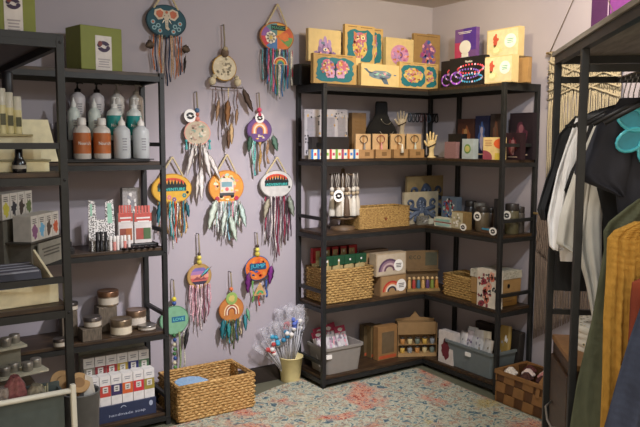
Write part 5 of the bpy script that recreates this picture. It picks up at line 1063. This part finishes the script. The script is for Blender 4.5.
tin(60, 353, 338, 14, -.30, z+.0006, 'cream banded tin just left of the metal post', '#c9c0b0', '#6a625c')
# arm of tier 4: tins on white risers
for r_, (cx_, cy_, zz, n) in enumerate(((-2.93, -.55, .10, 4), (-2.86, -.62, .0, 4))):
    o = tag(MB().box(-.10, .10, -.055, .055, 0, .010, M('#c9c4ae')).box(-.08, .08, -.03, .03, -zz if zz else 0, 0 if zz else .0005, M('#8f8a78')).build('tin_tray', None, (cx_, cy_, z+zz+.001), math.radians(10)), ['white raised tray of small tins on the left shelf', 'white low tray of small tins on the left shelf'][r_], 'tray')
    for k in range(n):
        lx, ly = -.07+.047*k, -.02+.03*(k % 2); P = Vector((cx_, cy_, z+zz+.0115))+Matrix.Rotation(math.radians(10), 3, 'Z') @ Vector((lx, ly, 0))
        o = thing('sample_tin', 'small silver tin on the %s tray, %s from the left' % (['raised', 'low'][r_], ['first', 'second', 'third', 'last'][k]), 'tin', P, 0, 'small silver tins'); MB().lathe([(.021, 0), (.022, .003), (.022, .022)], M('#9a968c', .35, .5), n=18).build('tin_body', o); MB().lathe([(.023, .022), (.023, .034), (.021, .037)], M('#b0aca4', .3, .6), n=18).build('lid', o)
# bottom tier: soap carousel
z = TOP[4]
c, w_, h = frame(88, 155, 346, 425, z, RA, -.27)
t = thing('soap_display', 'navy cardboard soap display at the foot of the left shelf', 'display stand', (c.x, -.28, z+.0006))
NV = M('#2a3350', .5)
mb = MB(); mb.box(-w_/2, w_/2, 0, .012, 0, .085, NV).box(-w_/2, w_/2, .012, .17, 0, .02, NV).box(-w_/2, w_/2, .17, .182, 0, .34, M('#8f9288')); mb.text('handmade soap', .02, .03, .018, M('#a8b0c4'), 0, .001, w_*.55)
mb.arc(0, .06, .012, .016, 20, 160, M('#a8b0c4'), 0, .001); mb.disc(w_*.42, .06, .010, .014, M('#a8b0c4'), 0, .001); mb.build('tray', t)
cols = [['#1f8f84', '#c0453a', '#3a2f5c', '#d0602f', '#c8323a', '#9c8a3c'], ['#8a8478', '#8a2f34', '#a03030', '#a8903c', '#2a2f6a', '#5a7a5c']]
names = [['teal', 'brick red', 'indigo', 'orange', 'scarlet', 'olive gold'], ['taupe', 'burgundy', 'deep red', 'mustard', 'royal blue', 'sage']]
for r_ in range(2):
    for k in range(6):
        bw_ = w_/6*.95; hh = .17 if r_ == 0 else .18
        mb = MB(); mb.box(-bw_/2, bw_/2, 0, .06, 0, hh, M('#e4e0dc', .5)); mb.rect(-bw_/2, bw_/2, hh*.38, hh*.72, M(cols[r_][k]), 0, .0008); mb.rect(-bw_*.25, bw_*.25, hh*.5, hh*.68, M('#d8d4cc'), -.0008, .0008); mb.lines(-bw_*.14, bw_*.14, hh*.53, hh*.65, 2, BLACK, -.0016, .0006); mb.lines(-bw_*.3, bw_*.3, hh*.8, hh*.92, 2, GRY, 0, .0006); mb.box(-bw_/2, bw_/2, .002, .058, hh, hh+.001, WHITE)
        o = mb.build('soap_carton', None, (c.x-w_/2+w_/6*(k+.5), -.28+(.014 if r_ == 0 else .09), z+.022+(.045 if r_ == 0 else .12)), 0, bevel=.0008)
        tag(o, 'upright soap carton with %s band in the %s row' % (names[r_][k], ['front', 'back'][r_]), 'soap box', 'soap cartons in the navy display')
MB().box(-w_/2, w_/2, .014, .074, .02, .0655, NV).box(-w_/2, w_/2, .09, .15, .02, .1405, NV).build('step', t)

# ================================================================ white trolley at bottom left, in front of the left shelf
tz = .60; A = at(74, 384, y=-1.47); Lx = A.x
t = thing('display_trolley', 'white painted frame holding dark crates at the lower left', 'trolley', (Lx, -1.47, 0))
WP = M('#dedacb', .45, var=.03); zt = A.z
MB().tube([(-.5, 0, zt-.02), (0, 0, zt-.02)], .009, WP, 8).build('top_rail', t)
MB().add([(-.006, -.010, 0), (.012, -.010, 0), (.012, .010, 0), (-.006, .010, 0), (-.012, -.010, zt), (.004, -.010, zt), (.004, .010, zt), (-.012, .010, zt)], [(3, 2, 1, 0), (4, 5, 6, 7), (0, 1, 5, 4), (1, 2, 6, 5), (2, 3, 7, 6), (3, 0, 4, 7)], WP).build('upright', t, bevel=.003)
MB().box(-.512, -.488, -.012, .012, 0, zt, WP).build('upright', t, bevel=.003)
GC = M('#4f5856', .5)
MB().box(-.485, -.03, .0125, .02, zt-.16, zt-.03, GC).box(-.485, -.03, .07, .078, zt-.16, zt-.005, GC).box(-.485, -.477, .02, .07, zt-.16, zt-.02, GC).box(-.038, -.03, .02, .07, zt-.16, zt-.02, GC).box(-.485, -.03, .02, .07, zt-.16, zt-.15, GC).build('crate', t, label='dark grey green crate')
MB().box(-.485, -.03, .0125, .02, zt-.30, zt-.175, GC).box(-.485, -.03, .02, .078, zt-.30, zt-.29, GC).build('crate', t, label='dark grey green lower crate')
ty = -1.47+.045
cl = [('clear bag of dried flowers', '#7a4a4a', 15, .13), ('clear bag of grey herbs', '#7a7464', 36, .09), ('folded floral cloth bag', '#8a7f78', 3, .1)]
for i, (nm, cc, px, hh) in enumerate(cl):
    x = at(px, 395, y=ty).x; mb = MB(); mb.drape([(hh, -.012, .014), (hh*.8, -.03, .03), (hh*.4, -.04, .042), (0, -.04, .04)], .04, M(cc, .25, var=.4, scale=90), .004, 3, i, 12, 12)
    tag(mb.build('herb_bag', None, (x, ty, zt-.145+.06)), '%s standing in the white framed trolley' % nm, 'bag', 'bags in the trolley')
x = at(44, 390, y=ty).x
mb = MB(); R = random.Random(2)
for k in range(14): a = R.uniform(0, 6.28); mb.tube([(.009*math.cos(a), .009*math.sin(a), 0), (.011*math.cos(a+.3), .011*math.sin(a+.3), .06+R.uniform(0, .02))], .003, M(R.choice(['#7a7058', '#8f8a6c', '#5a5442'])), 5)
mb.tube([(.014*math.cos(q*.6), .014*math.sin(q*.6), .03) for q in range(10)], .0025, WHITE, 5, True)
tag(mb.build('sage_bundle', None, (x, ty, zt-.075)), 'tied bundle of dried sage sticks in the trolley', 'herb bundle')
for i, (px, py, r_, yo) in enumerate(((62, 382, .040, -1.30), (68, 388, .046, -1.33), (79, 383, .036, -1.36))):
    P = at(px, py, y=yo); m = MB(); m.X = Matrix.Rotation(math.radians(55), 4, 'X'); m.lathe([(r_*.96, -.006), (r_, -.004), (r_, .004), (r_*.96, .006)], M('#b08a58', .6), n=26); m.lathe([(r_*.3, .0062), (r_*.5, .0066)], M('#8a6538', .6), n=20); m.X = Matrix()
    tag(m.build('wooden_coaster', None, P), ['round wooden coaster at the back of the grey pail', 'largest round wooden coaster leaning by the post', 'round wooden coaster at the pail rim right of the post'][i], 'coaster', 'round wooden coasters')
P = at(80, 400, y=-1.36)
t = thing('grey_pail', 'tall grey pail behind the white frame holding wooden coasters', 'pail', (P.x+.005, -1.35, P.z-.4)); hp_ = .425
MB().lathe([(.045, 0), (.048, .004), (.062, hp_), (.066, hp_+.003), (.062, hp_+.006), (.056, hp_), (.042, .01), (0, .01)], M('#6f6f70', .45), n=28).build('pail_body', t)
MB().add([(.0, -.02, hp_-.08), (.05, -.03, hp_-.05), (.035, -.02, hp_+.05), (.015, -.01, hp_+.06), (0, -.016, hp_-.08), (.05, -.026, hp_-.05), (.035, -.016, hp_+.05), (.015, -.006, hp_+.06)], [(3, 2, 1, 0), (4, 5, 6, 7), (0, 1, 5, 4), (1, 2, 6, 5), (2, 3, 7, 6), (3, 0, 4, 7)], WHITE).build('paper_insert', t)
t['label'] = 'tall grey pail behind the white frame holding wooden coasters'
tag(MB().box(-.06, .06, -.004, .0, 0, .05, WHITE).lines(-.05, .05, .01, .04, 3, GRY, -.004).build('price_card', None, (-2.86, -1.12, TOP[3]+.001), .1), 'white price card standing on the left shelf behind the trolley', 'card')

# ================================================================ clothes rack, right
AZ = math.radians(48.7); U_ = Vector((math.cos(AZ), math.sin(AZ), 0)); V_ = Vector((math.sin(AZ), -math.cos(AZ), 0)); O_ = Vector((-1.26, -2.06, 0)); RR = AZ-math.pi/2
t = thing('clothes_rack', 'black steel garment rack with weathered wood top on the right', 'clothes rack', O_, RR)
t.location.z = .0095
L_, W_ = 1.15, .42; pw = .0115
for a in (0, .42, L_):
    for b in (0, W_): MB().box(b-pw, b+pw, -a-pw, -a+pw, 0, 1.772, IRON).build('post', t, bevel=.002)
MB().box(-.02, W_+.02, -L_-.03, .02, 1.785, 1.801, GREYBOARD).build('top_board', t, bevel=.0015)
MB().box(-.012, .012, -L_, 0, 1.758, 1.785, IRON).box(W_-.012, W_+.012, -L_, 0, 1.758, 1.785, IRON).box(0, W_, -.012, .012, 1.758, 1.785, IRON).box(0, W_, -L_-.012, -L_+.012, 1.758, 1.785, IRON).build('top_frame', t)
for a in (0, .42, L_): MB().box(0, W_, -a-.009, -a+.009, 1.69, 1.712, IRON).build('cross_rail', t)
for zz in (.84, .93): MB().box(0, W_, -.009, .009, zz, zz+.02, IRON).build('cross_rail', t)
MB().tube([(W_*.5, 0, 1.70), (W_*.5, -L_, 1.70)], .010, IRON, 10).build('hanging_rod', t)
# cabinet under it
t = thing('wooden_cabinet', 'dark stained wooden cabinet under the clothes rack', 'cabinet', O_+V_*.016-U_*.014+Vector((0, 0, .0095)), RR)
CW = ramp_mat('cabinet_wood', 12, [(.3, '#2c1c11'), (.7, '#46301c')], .45, stretch=(1, 1, 6), bump=.1)
MB().box(0, .36, -.37, 0, 0, .745, CW).build('cabinet_body', t, bevel=.003); MB().box(-.004, .364, -.374, .004, .745, .765, M('#8a6238', .5)).build('cabinet_top', t, bevel=.003)
MB().box(-.010, 0, -.30, -.02, .08, .70, CW).build('door', t, bevel=.003)
MB().tube([(-.010, -.06, .53), (-.034, -.08, .515), (-.038, -.14, .49), (-.034, -.20, .485), (-.010, -.22, .49)], .004, M('#a8a49c', .3, .8), 8).build('handle', t)
PT = ramp_mat('block_print_cloth', 60, [(0, '#3a4a60'), (.22, '#3a4a60'), (.3, '#cdb86a'), (.38, '#d6d2c6'), (1, '#d6d2c6')], .8, kind='v', bump=0)
def folded(label, cx, a, z0, m, w_=.2, n=3):
    mb = MB()
    for k in range(n): mb.drape([(z0+.024*(k+1), -w_/2, w_/2), (z0+.024*k+.012, -w_/2-.006, w_/2+.006), (z0+.024*k+.001, -w_/2, w_/2)], .2, m, .003, 2, k, 4, 12)
    tag(mb.build('folded_cloth', None, O_+V_*cx-U_*a, RR), label, 'folded cloth', 'folded cloths on the cabinet')
folded('blue and mustard patterned folded cloth on the cabinet top', .13, .16, .766, PT, .16, 4); folded('grey green folded cloth on the cabinet behind the patterned one', .31, .16, .766, M('#7c8474', .9), .13, 3)
# garments -----------------------------------------------------------
def gpt(px, py, a):
    P = O_-U_*a; q = onplane(px, py, P, RR); return ((q-P).dot(V_), q.z)
def grow(a, rows):
    out = []
    for py, l, r in rows: (x0, z0), (x1, z1) = gpt(l, py, a), gpt(r, py, a); out.append(((z0+z1)/2, x0, x1))
    return out
def garment(name, label, cat, a, col, parts, th=.035, amp=.009, freq=4, hang=True, seed=1, hx=None, mat=None, crk=0):
    t = thing(name, label, cat, O_-U_*a, RR); m = mat or M(col, .85, var=.08, scale=14, bump=.15)
    for i, (pn, rows, k) in enumerate(parts):
        mb = MB(); mb.drape(grow(a, rows), th*k, m, amp*1.3, freq*.5, seed+i, 110 if crk else 36, 70 if crk else 44, crk=crk); mb.build(pn, t)
    return t
def hanger(label, a, b=.21, col=BLACK, ztop=1.70):
    t = thing('hanger', label, 'hanger', O_-U_*a+V_*b, RR, 'clothes hangers')
    MB().tube([(0.012*math.cos(q), 0, ztop-.012+.0135+.012*math.sin(q)) for q in [math.radians(200-30*k) for k in range(9)]]+[(0, 0, ztop-.05), (0, 0, ztop-.085)], .0022, M('#9a9a9a', .3, .9), 6).build('hook', t)
    MB().tube([(0, 0, ztop-.08), (.10, 0, ztop-.11), (.19, 0, ztop-.16)], .007, col, 6).tube([(0, 0, ztop-.08), (-.10, 0, ztop-.11), (-.19, 0, ztop-.16)], .007, col, 6).build('hanger_arms', t)
def knit(name, a, b, st, dd=.012): return ramp_mat(name, 9, [(.3, a), (.7, b)], .9, stretch=st, bump=.9, dd=dd, detail=5)
MUST = knit('mustard_knit', '#a87b2c', '#c4923c', (6, 1, 1.6)); OLIV = knit('olive_knit', '#484b37', '#5c5f48', (3, 1, 1)); SLATE = knit('slate_denim', '#333849', '#424a5e', (2, 1, 1)); RUST = knit('rust_cloth', '#7a321c', '#944224', (2, 1, 1))
hl = ['black hanger nearest the far end of the rod', 'black hanger second from the far end', 'black hanger third from the far end', 'black hanger in front of the white shirts', 'black hanger holding the flower tee', 'black hanger behind the olive top', 'black hanger of the mustard top']
for i, a in enumerate((.07, .13, .19, .25, .36, .47, .60)): hanger(hl[i], a)
garment('tee_shirt', 'black tee shirt hanging furthest back on the rack', 'shirt', .08, '#121214', [('shirt_body', [(108, 600, 640), (125, 578, 650), (180, 566, 650), (240, 556, 645), (291, 553, 640)], 1), ('sleeve', [(116, 575, 602), (136, 557, 588), (169, 550, 572), (178, 546, 566), (210, 537, 554), (220, 541, 549)], .9)], .03)
garment('tee_shirt', 'bright white tee shirt second from the back of the rack', 'shirt', .14, '#eeeceb', [('shirt_body', [(110, 600, 650), (124, 578, 655), (150, 566, 655), (175, 561, 650), (220, 557, 640), (262, 560, 630)], 1), ('sleeve', [(118, 576, 605), (145, 566, 592), (172, 557, 580), (218, 547, 577), (246, 549, 568), (250, 553, 562)], .9)], .03, seed=5)
garment('tee_shirt', 'black tee shirt squeezed between two white shirts', 'shirt', .20, '#141416', [('shirt_body', [(110, 600, 650), (123, 590, 650), (150, 586, 655), (200, 588, 650), (300, 590, 640)], .9), ('sleeve', [(118, 591, 612), (150, 582, 600), (172, 570, 590), (190, 564, 573), (196, 566, 568)], .8)], .022, seed=8)
garment('blouse', 'off white loose blouse tapering to a point below the flower tee', 'blouse', .26, '#d0cdc4', [('blouse_body', [(110, 608, 655), (123, 595, 650), (151, 583, 640), (175, 574, 630), (205, 574, 604), (225, 574, 602), (250, 576, 602), (285, 586, 602), (318, 592, 600)], 1), ('sleeve', [(116, 601, 618), (150, 583, 601), (175, 573, 592), (215, 560, 588), (244, 556, 582), (253, 572, 580)], .9)], .03, .0045, 3, seed=12)
garment('tee_shirt', 'dark charcoal tee shirt with big cyan flower facing the room', 'shirt', .37, '#2b2c35', [('shirt_body', [(98, 620, 668), (112, 610, 700), (150, 612, 705), (190, 615, 705), (240, 620, 700), (300, 616, 700)], 1), ('sleeve', [(110, 607, 634), (126, 596, 634), (151, 586, 634), (166, 576, 632), (174, 574, 630), (182, 583, 628), (191, 606, 626), (196, 618, 624)], 1.1)], .05, .005, 3, seed=15)
garment('dress', 'long black dress hanging behind the olive cardigan', 'dress', .31, '#0f0f12', [('dress_body', [(150, 600, 650), (185, 596, 655), (215, 603, 655), (260, 604, 655), (355, 602, 655)], 1)], .03, .006, 4, seed=18)
garment('cardigan', 'sage olive long cardigan hanging beside the mustard top', 'cardigan', .49, '#5f6a50', [('cardigan_body', [(199, 638, 670), (208, 626, 690), (222, 609, 690), (232, 603, 690), (250, 604, 690), (320, 592, 690), (350, 585, 690), (385, 577, 690), (430, 570, 690), (500, 560, 690)], 1)], .035, .010, 6, seed=20, mat=OLIV, crk=.002)
garment('cardigan', 'mustard yellow ribbed cardigan hanging in the middle right', 'cardigan', .58, '#c98f24', [('cardigan_body', [(222, 634, 680), (231, 614, 690), (239, 607, 690), (270, 606, 690), (320, 603, 690), (380, 602, 690), (430, 600, 690), (500, 598, 690)], 1)], .045, .005, 18, seed=22, mat=MUST, crk=.0045)
garment('jacket', 'rust orange top at the right edge beside the mustard cardigan', 'top', .66, '#8a3a20', [('top_body', [(274, 650, 690), (283, 632, 695), (300, 630, 700), (360, 627, 700), (430, 626, 700)], 1)], .03, .006, 5, seed=25, mat=RUST)
garment('denim_jacket', 'slate blue denim skirt at the lower right corner', 'skirt', .74, '#3a3f50', [('skirt_body', [(296, 652, 700), (310, 640, 700), (340, 630, 710), (380, 618, 715), (430, 604, 720), (500, 590, 730)], 1)], .045, .014, 5, seed=28, mat=SLATE, crk=.002)
# cyan petals on the charcoal tee
cx, cz = gpt(646, 130, .37); t = bpy.data.objects['tee_shirt.003'] if 'tee_shirt.003' in bpy.data.objects else None
mb = MB(); CY = M('#4cc0d0', .3, coat=.5); CY2 = M('#2a93aa', .35)
for k in range(6):
    a = math.radians(150+60*k); px, pz = cx+.062*math.cos(a), cz+.062*math.sin(a)
    ex = []
    for q in range(16):
        b = 2*math.pi*q/16; lx, lz = .045*math.cos(b), .031*math.sin(b); ex.append((px+lx*math.cos(a)-lz*math.sin(a), -.040, pz+lx*math.sin(a)+lz*math.cos(a)))
    mb.tube(ex, .0055, CY, 8, True); mb.poly([(e[0], e[2]) for e in ex], CY2, -.034, .005)
mb.ell((cx, -.04, cz), (.018, .008, .018), CY, 12, 8)
mb.build('flower_applique', t, label='raised cyan flower')

# ================================================================ macrame hangings on the right wall
def macrame(label, P, w_, rows, col, cordto=None, seed=1, zfr=None, knots=True):
    t = thing('macrame_hanging', label, 'wall hanging', P, RB); m = M(col, .95, var=.15, scale=120, bump=.3); R = random.Random(seed)
    MB().tube([(-.03, 0, 0), (w_+.03, 0, 0)], .008, M('#b59a68', .6), 8).build('dowel', t)
    if cordto: MB().tube([(-.01, 0, 0), cordto], .0022, M('#6a5f50'), 6).tube([cordto, (w_+.01, 0, 0)], .0022, M('#6a5f50'), 6).build('hanging_cord', t)
    n = int(w_/.011); mb = MB(); fr = MB()
    for k in range(n):
        x = w_*(k+.5)/n; top = rows(x/w_, 0); bot = rows(x/w_, 1); pts = [(x+.002*math.sin(q*1.7+k), -.008+.004*math.sin(q*2.1+k*1.9), -q*top/8) for q in range(9)]
        mb.tube(pts, [.005+.0015*((q+k) % 2) for q in range(9)], m, 5); ph = R.uniform(0, 6)
        fr.tube([(x+.003*math.sin(ph+q), -.008+.003*math.cos(ph+q*1.3), -top-(bot-top)*q/6) for q in range(7)], [.0045]*6+[.003], m, 5)
    if knots:
        for r_ in range(4):
            for s in range(2):
                pts = [(w_*q/14, -.018-.004*(q % 2), -.04-.05*r_-abs(q/14-.5)*.16*(1 if s == 0 else -1)-.04*s) for q in range(15)]
                mb.tube(pts, .0055, m, 6)
    mb.build('knotted_panel', t); fr.build('fringe', t)
P = at(551, 53, x=-.03); macrame('cream macrame hanging high on the right wall behind the rack', P, .46, lambda u, k: (.20+.08*abs(u-.5)) if k == 0 else (.50+.22*abs(2*u-1)), '#b5a88c', (.23, .02, .48), 3)
P = at(538, 214, x=-.03); P.z = at(541, 214, x=-.03).z; macrame('taupe macrame hanging lower on the right wall behind the shirts', P, .50, lambda u, k: (.22+.10*math.sin(3.1*u)) if k == 0 else (.60+.16*abs(2*u-1)), '#7c6c60', None, 5, knots=False)
# purple panels high on the right wall
for i, (x0, x1, cc, lb) in enumerate(((591.5, 609, '#4a2350', 'dark purple wall panel high on the right wall'), (610, 665, '#7c3a86', 'brighter purple wall panel at the top right edge'))):
    A, B = at(x0, 10, x=-.012), at(x1, 10, x=-.012)
    mb = MB(); mb.box(0, A.y-B.y, 0, .011, 0, 2.40-1.95, M(cc, .6)); mb.box(A.y-B.y-.006, A.y-B.y, -.003, 0, 0, 2.40-1.95, M('#b8a0bc'))
    tag(mb.build('wall_panel', None, (-.012, A.y, 1.95), RB), lb, 'panel', 'purple wall panels')
